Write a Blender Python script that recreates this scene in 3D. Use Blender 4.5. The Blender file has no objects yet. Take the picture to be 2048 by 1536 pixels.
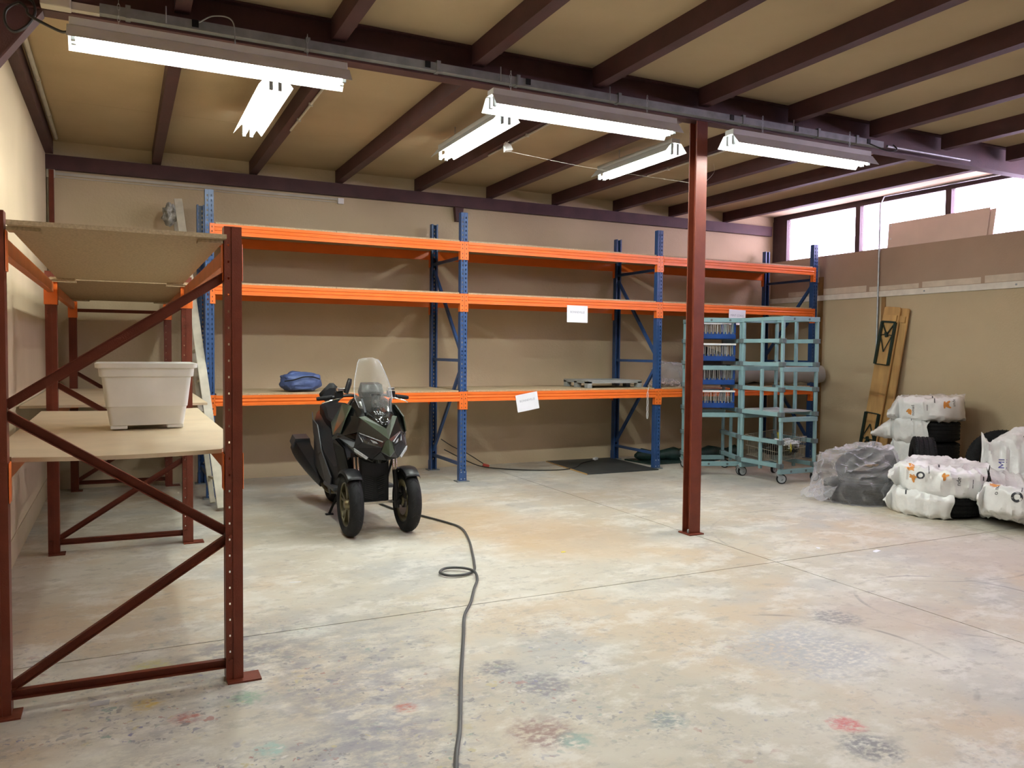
import bpy, bmesh, math, random
from mathutils import Vector, Matrix, noise
from mathutils.bvhtree import BVHTree
SC = bpy.context.scene
COL = SC.collection
R = math.radians
random.seed(7)

# ---------------------------------------------------------------- camera, world, exposure
YAW, PITCH, ROLL, FPX, CAMH = 0.453, 0.0412, 0.0098, 1602.3, 1.5473
cam = bpy.data.cameras.new('camera')
cam_o = bpy.data.objects.new('camera', cam); COL.objects.link(cam_o)
fwd = Vector((math.sin(YAW)*math.cos(PITCH), math.cos(YAW)*math.cos(PITCH), -math.sin(PITCH)))
rgt = Vector((math.cos(YAW), -math.sin(YAW), 0)); upv = rgt.cross(fwd)
r2 = math.cos(ROLL)*rgt + math.sin(ROLL)*upv
u2 = -math.sin(ROLL)*rgt + math.cos(ROLL)*upv
M = Matrix((r2, u2, -fwd)).transposed().to_4x4(); M.translation = (0, 0, CAMH)
cam_o.matrix_world = M
cam.sensor_width = 36; cam.lens = FPX/2048*36; cam.clip_end = 200; cam.clip_start = .05
SC.camera = cam_o
SC.view_settings.view_transform = 'Standard'; SC.view_settings.look = 'None'
SC.view_settings.gamma = 1; SC.view_settings.use_curve_mapping = False
SC.view_settings.exposure = 0.0
SC.cycles.max_bounces = 6; SC.cycles.diffuse_bounces = 4; SC.cycles.transparent_max_bounces = 10; SC.cycles.caustics_reflective = False; SC.cycles.caustics_refractive = False
SKY_COL, SKY_STR = (.90, .71, .98, 1), 20.0
TUBE_COL, TUBE_STR = (.94, 1.0, .95, 1), 140.0
w = bpy.data.worlds.new('overcast_sky'); SC.world = w; w.use_nodes = True
bg = w.node_tree.nodes['Background']; bg.inputs[0].default_value = SKY_COL; bg.inputs[1].default_value = SKY_STR

# ---------------------------------------------------------------- materials
def lin(c): return tuple(((v/255)/12.92 if v/255 <= .04045 else ((v/255+.055)/1.055)**2.4) for v in c)+(1,)
MATS = {}
def mat(name, c, rough=.5, metal=0, var=.12, scale=6, bump=0, bscale=60, spec=.5, stretch=None, c2=None, coat=0):
    m = bpy.data.materials.new(name); m.use_nodes = True
    nt = m.node_tree; b = nt.nodes['Principled BSDF']
    if len(c) == 3: c = tuple(c)+(1,)
    b.inputs['Roughness'].default_value = rough; b.inputs['Metallic'].default_value = metal
    b.inputs['Specular IOR Level'].default_value = spec; b.inputs['Coat Weight'].default_value = coat
    tc = nt.nodes.new('ShaderNodeTexCoord'); src = tc.outputs['Object']
    if stretch:
        mp = nt.nodes.new('ShaderNodeMapping'); mp.inputs['Scale'].default_value = stretch
        nt.links.new(src, mp.inputs['Vector']); src = mp.outputs['Vector']
    n = nt.nodes.new('ShaderNodeTexNoise'); n.inputs['Scale'].default_value = scale; n.inputs['Detail'].default_value = 5
    nt.links.new(src, n.inputs['Vector'])
    r = nt.nodes.new('ShaderNodeValToRGB')
    lo = tuple(max(0, v*(1-var)) for v in c[:3])+(1,); hi = tuple(min(1, v*(1+var)) for v in c[:3])+(1,)
    if c2: lo = tuple(c2)+(1,) if len(c2) == 3 else c2
    r.color_ramp.elements[0].color = lo; r.color_ramp.elements[1].color = hi
    r.color_ramp.elements[0].position = .3; r.color_ramp.elements[1].position = .7
    nt.links.new(n.outputs['Fac'], r.inputs['Fac']); nt.links.new(r.outputs['Color'], b.inputs['Base Color'])
    if bump:
        n2 = nt.nodes.new('ShaderNodeTexNoise'); n2.inputs['Scale'].default_value = bscale; n2.inputs['Detail'].default_value = 4
        nt.links.new(src, n2.inputs['Vector'])
        bp = nt.nodes.new('ShaderNodeBump'); bp.inputs['Strength'].default_value = bump; bp.inputs['Distance'].default_value = .01
        nt.links.new(n2.outputs['Fac'], bp.inputs['Height']); nt.links.new(bp.outputs['Normal'], b.inputs['Normal'])
    MATS[name] = m
    return m
def clear(name, tint, k, rough=.05, fr=.45):
    m = bpy.data.materials.new(name); m.use_nodes = True; nt = m.node_tree
    nt.nodes.remove(nt.nodes['Principled BSDF']); out = nt.nodes['Material Output']
    t = nt.nodes.new('ShaderNodeBsdfTransparent'); t.inputs[0].default_value = tuple(tint)+(1,)
    g = nt.nodes.new('ShaderNodeBsdfPrincipled'); g.inputs['Base Color'].default_value = tuple(tint)+(1,); g.inputs['Roughness'].default_value = rough
    mx = nt.nodes.new('ShaderNodeMixShader')
    lw = nt.nodes.new('ShaderNodeLayerWeight'); lw.inputs[0].default_value = .25
    ma = nt.nodes.new('ShaderNodeMath'); ma.operation = 'MULTIPLY_ADD'; ma.inputs[1].default_value = fr; ma.inputs[2].default_value = k; ma.use_clamp = True
    nt.links.new(lw.outputs['Facing'], ma.inputs[0]); nt.links.new(ma.outputs[0], mx.inputs[0])
    nt.links.new(t.outputs[0], mx.inputs[1]); nt.links.new(g.outputs[0], mx.inputs[2]); nt.links.new(mx.outputs[0], out.inputs[0])
    MATS[name] = m
    return m
def emit(name, c, s):
    m = bpy.data.materials.new(name); m.use_nodes = True; nt = m.node_tree
    b = nt.nodes['Principled BSDF']; b.inputs['Emission Color'].default_value = c; b.inputs['Emission Strength'].default_value = s
    b.inputs['Base Color'].default_value = (.9, .9, .9, 1)
    MATS[name] = m
    return m

mat('steel_brown', (.135, .028, .013), .45, spec=.3, var=.15, scale=9, bump=.15, bscale=180)
mat('steel_dark', (.062, .021, .022), .6, var=.22, scale=5, bump=.15, bscale=120)
mat('orange', (.80, .165, .022), .34, var=.06, scale=4)
mat('orange_shaded', (.50, .13, .03), .45, var=.12, scale=6)  # orange darkened for the left rack's beams, their shade put into the colour
mat('blue', (.020, .060, .175), .38, var=.12, scale=7)
mat('zinc', (.36, .38, .40), .45, metal=.6, var=.2, scale=14)
mat('galv', (.22, .235, .24), .5, metal=.35, var=.2, scale=10)
mat('teal', (.20, .325, .345), .45, var=.08, scale=7)
mat('teal_dark', (.085, .11, .115), .55, var=.1)
mat('grey_plastic', (.30, .32, .33), .5)
mat('rubber', (.008, .008, .009), .7, spec=.25, var=.3, scale=20, bump=.2, bscale=150)
mat('tread', (.007, .007, .008), .65, spec=.2, var=.3, scale=25, bump=.5, bscale=70)
mat('black', (.005, .005, .006), .5, spec=.3, var=.2)
mat('gloss_black', (.006, .007, .007), .14, var=.1, coat=.3)
mat('charcoal', (.012, .0125, .014), .36, spec=.35, var=.15)
mat('trim_grey', (.050, .052, .057), .38, var=.1)
mat('moss', (.034, .048, .028), .3, var=.12, coat=.3)
mat('bronze', (.16, .14, .08), .35, metal=.75, var=.15)
mat('chrome', (.78, .74, .70), .15, metal=1, var=.04)
mat('lens', (.42, .43, .45), .12, var=.25, scale=60)
mat('lamp_dark', (.02, .022, .026), .06, var=.3, scale=30, coat=.5)
mat('chip', (.42, .325, .20), .75, var=.22, scale=90, bump=.12, bscale=200)
mat('chip_dark', (.30, .21, .115), .8, var=.25, scale=70, bump=.2, bscale=160)
mat('mdf', (.62, .50, .335), .65, var=.06, scale=5, bump=.05, bscale=150)
mat('mdf_daylit', (.72, .58, .50), .6, var=.05, scale=3)  # daylight coming through the sill panels is put into this colour
mat('pvc', (.50, .47, .40), .45, var=.1)
mat('white_paint', (.72, .68, .60), .6, var=.1, scale=9)
mat('patch_paint', (.60, .525, .42), .8, var=.1, scale=8)
mat('white', (.78, .78, .78), .45, var=.05)
mat('paper', (.80, .81, .86), .7, var=.03)
mat('ink', (.03, .03, .04), .7)
mat('ink_soft', (.32, .33, .40), .7)
mat('bin_grey', (.74, .735, .69), .42, var=.06, scale=6)
mat('pine', (.52, .315, .12), .5, var=.18, scale=5, stretch=(3, 3, .35), bump=.08, bscale=40)
mat('dull_brown', (.27, .15, .055), .6, var=.2, scale=8)
mat('green_steel', (.012, .030, .024), .4, var=.15)
mat('navy_cloth', (.055, .085, .21), .6, var=.25, scale=9, bump=.6, bscale=22)
mat('bag', (.76, .76, .75), .24, var=.06, scale=5, bump=.6, bscale=20)
mat('bag_orange', (.62, .25, .05), .5)
mat('bag_purple', (.06, .05, .26), .5)
mat('crate_blue', (.008, .045, .20), .38, var=.12)
mat('rod', (.62, .58, .54), .35, metal=.3, var=.2, scale=30)
mat('wire', (.44, .40, .33), .3, metal=.7, var=.1)
mat('yellow', (.72, .60, .03), .55, var=.12)
mat('mat_black', (.030, .033, .032), .55, var=.3, scale=5, bump=.2, bscale=40)
mat('tarp', (.010, .032, .026), .5, var=.4, scale=12, bump=.7, bscale=20)
mat('pallet', (.27, .275, .265), .7, var=.1, scale=10)
mat('ladder', (.56, .52, .42), .65, var=.16, scale=9)
mat('rag', (.30, .29, .27), .8, var=.6, scale=22, bump=.8, bscale=30)
mat('cable', (.055, .055, .055), .5, var=.15)
mat('cable_black', (.012, .011, .010), .5)
mat('red_plug', (.40, .05, .03), .5)
mat('hooks', (.55, .42, .40), .5, var=.45, scale=26)
mat('reflector', (.55, .56, .54), .4, var=.05)
mat('dark_window', (.055, .028, .030), .5, var=.2)
mat('plaster', (.50, .40, .26), .85, var=.07, scale=2)
mat('tape', (.45, .45, .46), .2)
emit('tube', TUBE_COL, TUBE_STR)
clear('glass', (.95, .96, .97), .05)
clear('screen', (.93, .93, .91), .035, .04, .30)
clear('film', (.90, .89, .92), .10, .12, .55)
clear('film_dense', (.62, .57, .56), .45, .25)

def nd(nt, t, **k):
    n = nt.nodes.new('ShaderNode'+t)
    for a, v in k.items(): setattr(n, a, v)
    return n
def wall_mat(name, c, stain=.12, bump=.25):
    m = mat(name, c, .88, var=.06, scale=1.3, bump=bump, bscale=45)
    nt = m.node_tree; b = nt.nodes['Principled BSDF']
    old = b.inputs['Base Color'].links[0].from_socket
    geo = nd(nt, 'NewGeometry')
    n = nd(nt, 'TexNoise'); n.inputs['Scale'].default_value = 26; n.inputs['Detail'].default_value = 3
    nt.links.new(geo.outputs['Position'], n.inputs['Vector'])
    r = nd(nt, 'ValToRGB'); r.color_ramp.elements[0].position = .70; r.color_ramp.elements[1].position = .78
    nt.links.new(n.outputs['Fac'], r.inputs['Fac'])
    n2 = nd(nt, 'TexNoise'); n2.inputs['Scale'].default_value = .8; n2.inputs['Detail'].default_value = 6
    nt.links.new(geo.outputs['Position'], n2.inputs['Vector'])
    r2_ = nd(nt, 'ValToRGB'); r2_.color_ramp.elements[0].position = .35; r2_.color_ramp.elements[1].position = .75
    r2_.color_ramp.elements[0].color = (1, 1, 1, 1); r2_.color_ramp.elements[1].color = (1-stain, 1-stain*1.1, 1-stain*1.2, 1)
    nt.links.new(n2.outputs['Fac'], r2_.inputs['Fac'])
    mx = nd(nt, 'MixRGB', blend_type='MULTIPLY'); mx.inputs[0].default_value = 1
    nt.links.new(old, mx.inputs[1]); nt.links.new(r2_.outputs[0], mx.inputs[2])
    mx2 = nd(nt, 'MixRGB'); mx2.inputs[2].default_value = tuple(v*.72 for v in c[:3])+(1,)
    ml = nd(nt, 'Math', operation='MULTIPLY'); ml.inputs[1].default_value = .35
    nt.links.new(r.outputs[0], ml.inputs[0]); nt.links.new(ml.outputs[0], mx2.inputs[0]); nt.links.new(mx.outputs[0], mx2.inputs[1])
    nt.links.new(mx2.outputs[0], b.inputs['Base Color'])
    return m
wall_mat('wall', (.56, .455, .30))
wall_mat('wall_brown', (.40, .295, .215))
wall_mat('ceiling', (.50, .395, .25), .18, .12)

def floor_mat():
    m = bpy.data.materials.new('concrete'); m.use_nodes = True; nt = m.node_tree; b = nt.nodes['Principled BSDF']
    geo = nd(nt, 'NewGeometry'); P = geo.outputs['Position']
    L = nt.links.new
    def noise_(scale, detail=6, off=(0, 0, 0), sc=(1, 1, 1), rough=.6):
        mp = nd(nt, 'Mapping'); mp.inputs['Location'].default_value = off; mp.inputs['Scale'].default_value = sc; L(P, mp.inputs[0])
        n = nd(nt, 'TexNoise'); n.inputs['Scale'].default_value = scale; n.inputs['Detail'].default_value = detail; n.inputs['Roughness'].default_value = rough
        L(mp.outputs[0], n.inputs['Vector']); return n
    def ramp(sock, a, bb, inv=False):
        r = nd(nt, 'MapRange'); r.inputs[1].default_value = a; r.inputs[2].default_value = bb
        if inv: r.inputs[3].default_value = 1; r.inputs[4].default_value = 0
        r.clamp = True; L(sock, r.inputs[0]); return r.outputs[0]
    def mul(a, b_):
        n = nd(nt, 'Math', operation='MULTIPLY')
        for i, v in enumerate((a, b_)):
            if isinstance(v, (int, float)): n.inputs[i].default_value = v
            else: L(v, n.inputs[i])
        return n.outputs[0]
    def mixc(fac, base, col):
        n = nd(nt, 'MixRGB')
        if isinstance(fac, (int, float)): n.inputs[0].default_value = fac
        else: L(fac, n.inputs[0])
        for i, v in ((1, base), (2, col)):
            if isinstance(v, tuple): n.inputs[i].default_value = v+(1,) if len(v) == 3 else v
            else: L(v, n.inputs[i])
        return n.outputs[0]
    JN = [noise_(2.2, 6), noise_(5.5, 6, (3, 1, 0)), noise_(22, 5, (7, 2, 0))]
    def spot(x, y, rad, soft=.5, jitter=.5, off=0):
        # mask around a place on the slab, frayed with noise
        s = nd(nt, 'VectorMath', operation='SUBTRACT'); L(P, s.inputs[0]); s.inputs[1].default_value = (x, y, 0)
        ln = nd(nt, 'VectorMath', operation='LENGTH'); L(s.outputs[0], ln.inputs[0])
        n = JN[0 if rad > .6 else 1 if rad > .18 else 2]; a = nd(nt, 'Math', operation='MULTIPLY_ADD'); a.inputs[1].default_value = -jitter*2*rad; L(n.outputs['Fac'], a.inputs[0]); L(ln.outputs['Value'], a.inputs[2])
        return ramp(a.outputs[0], rad*(1-soft)-jitter*rad, rad-jitter*rad, True)
    base = mixc(ramp(noise_(.55, 8).outputs['Fac'], .38, .62), (.44, .40, .315), (.60, .575, .495))
    base = mixc(mul(ramp(noise_(.8, 7, (9, 3, 0)).outputs['Fac'], .47, .62), .75), base, (.495, .385, .255))     # tan patches
    base = mixc(mul(ramp(noise_(1.0, 7, (31, 7, 0)).outputs['Fac'], .50, .64), .75), base, (.385, .39, .37))    # cool grey patches
    base = mixc(mul(ramp(noise_(2.6, 7, (3, 41, 0), (1, 1.4, 1), .7).outputs['Fac'], .50, .60), .6), base, (.66, .64, .575))
    base = mixc(mul(ramp(noise_(5.5, 7, (13, 1, 0), (1, 1.5, 1), .72).outputs['Fac'], .55, .64), .55), base, (.33, .31, .265))
    base = mixc(mul(ramp(noise_(9, 6, (2, 17, 0), (1, 1.3, 1), .7).outputs['Fac'], .58, .66), .45), base, (.25, .235, .22)) # worn pale
    FRAY = ramp(noise_(7, 8, (1, 3, 0), (1, 1.5, 1), .75).outputs['Fac'], .42, .55); FRAY2 = ramp(noise_(26, 5, (2, 1, 0), (1, 1.4, 1)).outputs['Fac'], .36, .56)
    # bigger named stains
    for i, (x, y, rad, k, c) in enumerate(((.55, 4.15, .45, .55, (.17, .165, .19)), (.1, 3.35, .35, .25, (.25, .24, .24)), (.95, 3.45, .55, .40, (.20, .20, .26)), (.85, 2.95, .4, .42, (.19, .19, .25)),
            (1.15, 4.1, .5, .35, (.28, .28, .29)), (4.6, 7.6, 1.1, .30, (.23, .215, .19)), (5.6, 8.4, .9, .4, (.22, .20, .17)), (2.8, 7.0, .7, .45, (.49, .355, .205)), (3.3, 5.6, .9, .45, (.48, .355, .22)),
            (3.2, 6.3, .8, .28, (.47, .31, .17)), (4.1, 3.2, .55, .35, (.40, .30, .22)), (6.6, 7.4, .9, .3, (.22, .205, .19)), (1.5, 7.2, .9, .35, (.24, .225, .18)), (1.0, 8.6, .9, .35, (.22, .2, .17)), (5.9, 4.0, .8, .28, (.40, .30, .24)))):
        f = mul(spot(x, y, rad, .6, .5, i*3.1), min(.9, k*1.35))
        if i < 5: f = mul(f, FRAY)
        base = mixc(f, base, c)
    for i, (x, y, rad, c) in enumerate(((2.71, 2.34, .06, (.50, .10, .10)), (2.05, 2.69, .07, (.17, .22, .21)), (2.64, 2.16, .10, (.13, .13, .14)), (1.52, 2.81, .11, (.22, .12, .11)), (1.64, 3.48, .09, (.17, .16, .18)), (1.74, 3.22, .11, (.19, .18, .20)),
            (1.61, 2.70, .06, (.20, .30, .26)), (3.22, 3.03, .30, (.36, .37, .38)), (3.76, 3.34, .12, (.22, .21, .21)), (.11, 4.19, .08, (.52, .50, .22)), (.08, 3.76, .05, (.55, .38, .08)), (.48, 3.65, .06, (.20, .32, .22)), (.50, 3.13, .05, (.30, .46, .42)), (.23, 3.55, .05, (.38, .12, .09)), (1.09, 3.26, .04, (.42, .14, .10)), (.92, 4.40, .10, (.55, .56, .50)))):
        base = mixc(mul(mul(spot(x, y, rad*1.5, .5, .45, i*1.7), FRAY2), .85), base, c)
    FLK = ramp(noise_(12, 7, (8, 6, 0), (1, 1.6, 1), .72).outputs['Fac'], .50, .56)
    # flakes of old paint, thick in the foreground
    reg = ramp(noise_(1.6, 5, (4, 4, 0), (1, 1, 1), .7).outputs['Fac'], .44, .56)
    mpx = nd(nt, 'SeparateXYZ'); L(P, mpx.inputs[0])
    near = ramp(mpx.outputs[1], 5.2, 3.4, False)
    near_l = mul(near, ramp(mpx.outputs[0], 3.4, .9, False))
    for sc, thr, off, amt in ((15, .34, (5, 2, 0), .75), (34, .36, (9, 9, 0), .75)):
        mp = nd(nt, 'Mapping'); mp.inputs['Location'].default_value = off; mp.inputs['Scale'].default_value = (1, 1.0, 0); L(P, mp.inputs[0])
        wn = nd(nt, 'TexNoise'); wn.inputs['Scale'].default_value = sc*1.1; wn.inputs['Detail'].default_value = 3; L(mp.outputs[0], wn.inputs['Vector'])
        wa = nd(nt, 'VectorMath', operation='MULTIPLY_ADD'); L(wn.outputs['Color'], wa.inputs[0]); wa.inputs[1].default_value = (1.9/sc,)*3; L(mp.outputs[0], wa.inputs[2])
        v = nd(nt, 'TexVoronoi'); v.inputs['Scale'].default_value = sc; L(wa.outputs[0], v.inputs['Vector'])
        hs = nd(nt, 'SeparateColor'); L(v.outputs['Color'], hs.inputs[0])
        pick = ramp(hs.outputs[0], .52, .56)
        size = ramp(v.outputs['Distance'], thr, thr-.10, False)
        cr = nd(nt, 'ValToRGB'); cr.color_ramp.interpolation = 'CONSTANT'
        cols = [(.18, .18, .23), (.21, .20, .20), (.22, .21, .26), (.20, .185, .18), (.32, .15, .13), (.14, .14, .28), (.26, .25, .25), (.20, .28, .25), (.17, .17, .20), (.46, .40, .22), (.60, .58, .55), (.23, .22, .22)]
        base = mixc(mul(mul(FLK, reg), mul(near_l, .35)), base, (.22, .215, .25)) if sc == 15 else base
        while len(cr.color_ramp.elements) < len(cols): cr.color_ramp.elements.new(.5)
        for i, c in enumerate(cols): cr.color_ramp.elements[i].position = i/len(cols); cr.color_ramp.elements[i].color = c+(1,)
        L(hs.outputs[1], cr.inputs[0])
        lo = nd(nt, 'Math', operation='MULTIPLY_ADD'); L(near_l, lo.inputs[0]); lo.inputs[1].default_value = 1.0; lo.inputs[2].default_value = .14; 
        f = mul(mul(mul(pick, size), reg), mul(lo.outputs[0], amt))
        base = mixc(f, base, cr.outputs[0])
    # tyre arcs
    def arc(x, y, rad, wd, k, x0):
        s = nd(nt, 'VectorMath', operation='SUBTRACT'); L(P, s.inputs[0]); s.inputs[1].default_value = (x, y, 0)
        ln = nd(nt, 'VectorMath', operation='LENGTH'); L(s.outputs[0], ln.inputs[0])
        d = nd(nt, 'Math', operation='SUBTRACT'); L(ln.outputs['Value'], d.inputs[0]); d.inputs[1].default_value = rad
        ab = nd(nt, 'Math', operation='ABSOLUTE'); L(d.outputs[0], ab.inputs[0])
        msk = mul(ramp(ab.outputs[0], wd, wd*.4, False), ramp(noise_(1.8, 4, (x, y, 0)).outputs['Fac'], .46, .58))
        return mul(mul(msk, ramp(mpx.outputs[0], x0, x0+.15)), k)
    base = mixc(arc(3.1, 2.9, .72, .018, .6, 3.3), base, (.17, .15, .14))
    base = mixc(arc(4.7, 3.2, .62, .016, .6, 3.6), base, (.20, .18, .17))
    base = mixc(arc(5.6, 4.7, 1.25, .015, .5, 4.0), base, (.20, .18, .17))
    L(base, b.inputs['Base Color'])
    rr = nd(nt, 'MapRange'); rr.inputs[3].default_value = .42; rr.inputs[4].default_value = .68; L(noise_(2, 5).outputs['Fac'], rr.inputs[0]); L(rr.outputs[0], b.inputs['Roughness'])
    bp = nd(nt, 'Bump'); bp.inputs['Strength'].default_value = .12; bp.inputs['Distance'].default_value = .006; L(noise_(24, 5).outputs['Fac'], bp.inputs['Height']); L(bp.outputs[0], b.inputs['Normal'])
    MATS['concrete'] = m
floor_mat()

# ---------------------------------------------------------------- mesh builder
def root_loc(o):
    v = Vector((0, 0, 0))
    while o: v += o.location; o = o.parent
    return v
class MB:
    def __init__(s): s.v = []; s.f = []
    def add(s, vs, fs):
        n = len(s.v); s.v += [tuple(v) for v in vs]; s.f += [tuple(i+n for i in f) for f in fs]; return s
    def box(s, x0, x1, y0, y1, z0, z1):
        return s.add([(x0,y0,z0),(x1,y0,z0),(x1,y1,z0),(x0,y1,z0),(x0,y0,z1),(x1,y0,z1),(x1,y1,z1),(x0,y1,z1)],
                     [(0,3,2,1),(4,5,6,7),(0,1,5,4),(1,2,6,5),(2,3,7,6),(3,0,4,7)])
    def bar(s, a, b, wx, wz, up=(0, 0, 1), shift=0):
        # rectangular bar from a to b; wx across, wz along 'up'
        a, b = Vector(a), Vector(b); d = (b-a).normalized(); u = Vector(up)
        sd = d.cross(u).normalized(); u = sd.cross(d).normalized()
        vs = []
        for p in (a, b):
            for i, j in ((-1,-1),(1,-1),(1,1),(-1,1)): vs.append(p+sd*(i*wx/2)+u*(j*wz/2+shift))
        return s.add(vs, [(0,1,2,3),(7,6,5,4),(0,4,5,1),(1,5,6,2),(2,6,7,3),(3,7,4,0)])
    def tube(s, pts, r, n=8, caps=True, closed=False):
        pts = [Vector(p) for p in pts]; m = len(pts); rings = []; t0 = None
        for i, p in enumerate(pts):
            if closed: t = (pts[(i+1) % m]-pts[i-1]).normalized()
            else: t = (pts[min(i+1, m-1)]-pts[max(i-1, 0)]).normalized()
            if t0 is None:
                u = t.orthogonal().normalized()
            else:
                q = t0.rotation_difference(t); u = q @ u; u = (u-t*u.dot(t)).normalized()
            t0 = t; vv = t.cross(u); rr = r[i] if isinstance(r, (list, tuple)) else r
            rings.append([p+u*(rr*math.cos(2*math.pi*k/n))+vv*(rr*math.sin(2*math.pi*k/n)) for k in range(n)])
        return s.loft(rings, caps and not closed, closed)
    def loft(s, rings, caps=True, closed=False):
        n = len(rings[0]); vs = [v for r_ in rings for v in r_]; fs = []
        for i in range(len(rings)-(0 if closed else 1)):
            j = (i+1) % len(rings)
            for k in range(n): fs.append((i*n+k, i*n+(k+1) % n, j*n+(k+1) % n, j*n+k))
        if caps: fs.append(tuple(range(n))[::-1]); fs.append(tuple((len(rings)-1)*n+k for k in range(n)))
        return s.add(vs, fs)
    def lathe(s, prof, c, axis='z', n=32, closed=False):
        rings = []
        for k in range(n):
            a = 2*math.pi*k/n; ca, sa = math.cos(a), math.sin(a); row = []
            for r_, h in prof:
                p = {'z': (r_*ca, r_*sa, h), 'x': (h, r_*ca, r_*sa), 'y': (r_*ca, h, r_*sa)}[axis]
                row.append((c[0]+p[0], c[1]+p[1], c[2]+p[2]))
            rings.append(row)
        m = len(prof); vs = [v for r_ in rings for v in r_]; fs = []
        for k in range(n):
            q = (k+1) % n
            for i in range(m if closed else m-1):
                j = (i+1) % m; fs.append((k*m+i, k*m+j, q*m+j, q*m+i))
        return s.add(vs, fs)
    def prism(s, poly, a, b):
        # poly in world points, extruded by vector from a to b
        d = Vector(b)-Vector(a); n = len(poly); p0 = [Vector(p) for p in poly]; p1 = [p+d for p in p0]
        return s.add(p0+p1, [tuple(range(n))[::-1], tuple(range(n, 2*n))]+[(i, (i+1) % n, n+(i+1) % n, n+i) for i in range(n)])
    def build(s, name, m, parent=None, smooth=False, bevel=0, solid=0, local=False, seg=2):
        me = bpy.data.meshes.new(name)
        vs = s.v
        if parent and not local:
            o0 = root_loc(parent); vs = [(v[0]-o0.x, v[1]-o0.y, v[2]-o0.z) for v in vs]
        me.from_pydata(vs, [], s.f); me.update()
        bm = bmesh.new(); bm.from_mesh(me); bmesh.ops.recalc_face_normals(bm, faces=bm.faces); bm.to_mesh(me); bm.free()
        me.materials.append(MATS[m] if isinstance(m, str) else m)
        o = bpy.data.objects.new(name, me); COL.objects.link(o)
        if parent: o.parent = parent
        if smooth:
            me.polygons.foreach_set('use_smooth', [True]*len(me.polygons))
            if smooth != 'all': me.set_sharp_from_angle(angle=R(38))
        if solid:
            md = o.modifiers.new('thickness', 'SOLIDIFY'); md.thickness = solid; md.offset = -1
        if bevel:
            md = o.modifiers.new('edge', 'BEVEL'); md.width = bevel; md.segments = seg; md.limit_method = 'ANGLE'
        return o
def tag(o, label, cat, group=None):
    o['label'] = label; o['category'] = cat
    if group: o['group'] = group
    return o
def thing(name, label, cat, loc=(0, 0, 0), rz=0, group=None):
    o = bpy.data.objects.new(name, None); COL.objects.link(o); o.location = loc; o.rotation_euler = (0, 0, rz); o.empty_display_size = .1
    return tag(o, label, cat, group)
def struct(o): o['kind'] = 'structure'; return o
def curve_pts(ctrl, n=8):
    # Catmull-Rom through control points
    c = [Vector(p) for p in ctrl]; c = [c[0]*2-c[1]]+c+[c[-1]*2-c[-2]]; out = []
    for i in range(1, len(c)-2):
        for k in range(n):
            t = k/n; p0, p1, p2, p3 = c[i-1:i+3]
            out.append(.5*((2*p1)+(p2-p0)*t+(2*p0-5*p1+4*p2-p3)*t*t+(3*p1-p0-3*p2+p3)*t**3))
    out.append(c[-2]); return out
def text_mesh(body, size, depth=.0006):
    cu = bpy.data.curves.new('t', 'FONT'); cu.body = body; cu.size = size; cu.align_x = 'CENTER'; cu.align_y = 'CENTER'; cu.resolution_u = 3
    o = bpy.data.objects.new('t', cu); COL.objects.link(o)
    dg = bpy.context.evaluated_depsgraph_get(); me = o.evaluated_get(dg).to_mesh()
    vs = [v.co.copy() for v in me.vertices]; fs = [tuple(p.vertices) for p in me.polygons]
    bpy.data.objects.remove(o); bpy.data.curves.remove(cu)
    return vs, fs

# ---------------------------------------------------------------- room
XL, XR, YB, YF, ZC = -.71, 9.46, 9.9, -3.2, 3.735
fl = struct(MB().box(XL-.2, XR+.2, YF-.2, YB+.2, -.2, -.015).build('floor', 'black'))
for x0, x1 in ((XL-.1, 4.3525), (4.3620, XR+.1)):
    for y0, y1 in ((YF-.1, 4.431), (4.440, YB+.1)):
        MB().box(x0, x1, y0, y1, -.014, 0).build('concrete_slab', 'concrete', fl)
ce = struct(MB().box(XL-.2, XR+.2, YF-.2, YB+.2, ZC+.02, ZC+.1).build('ceiling', 'ceiling'))
JX = [.365, 1.405, 2.42, 3.44, 4.45, 5.45, 6.46, 7.45, 8.49]
JF = [.35, 1.31, 2.32, 3.33, 4.36, 5.35, 6.37, 7.38, 8.40]
def joist(x, y0, y1):
    m = MB(); m.box(x-.045, x-.039, y0, y1, 3.59, ZC); m.box(x-.039, x+.045, y0, y1, 3.59, 3.598); m.box(x-.039, x+.045, y0, y1, ZC-.008, ZC-.001)
    m.box(x+.030, x+.036, y0, y1, 3.598, ZC-.008)
    return m.build('joist', 'steel_dark', ce)
for x in JX: joist(x, 5.50, YB)
for x in JF: joist(x, YF, 5.385)
for xs, y0, y1 in ((JX, 5.44, YB), (JF, YF, 5.44)):
    e = [XL]+xs+[XR]
    for a, b_ in zip(e[:-1], e[1:]):
        ym = (y0+y1)/2+(.6 if y0 > 0 else 0)
        MB().box(a+.001, b_-.001, y0, ym-.0015, ZC, ZC+.018).build('ceiling_panel', 'ceiling', ce)
        MB().box(a+.001, b_-.001, ym+.0015, y1, ZC, ZC+.018).build('ceiling_panel', 'ceiling', ce)
# main girder across the room: an I section
m = MB(); m.box(XL, XR, 5.385, 5.50, 3.475, 3.487); m.box(XL, XR, 5.438, 5.446, 3.487, ZC); m.box(XL, XR, 5.385, 5.50, ZC-.012, ZC-.001)
m.build('girder', 'steel_dark', ce)
m = MB(); m.prism([(XL, 5.40, 3.02), (XL, 5.40, 3.475), (-.40, 5.40, 3.475)], (0, 0, 0), (0, .085, 0)); m.bar((XL, 5.44, 3.015), (-.395, 5.44, 3.47), .115, .012, (0, 0, 1))
m.build('knee_brace', 'steel_dark', ce)

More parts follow.
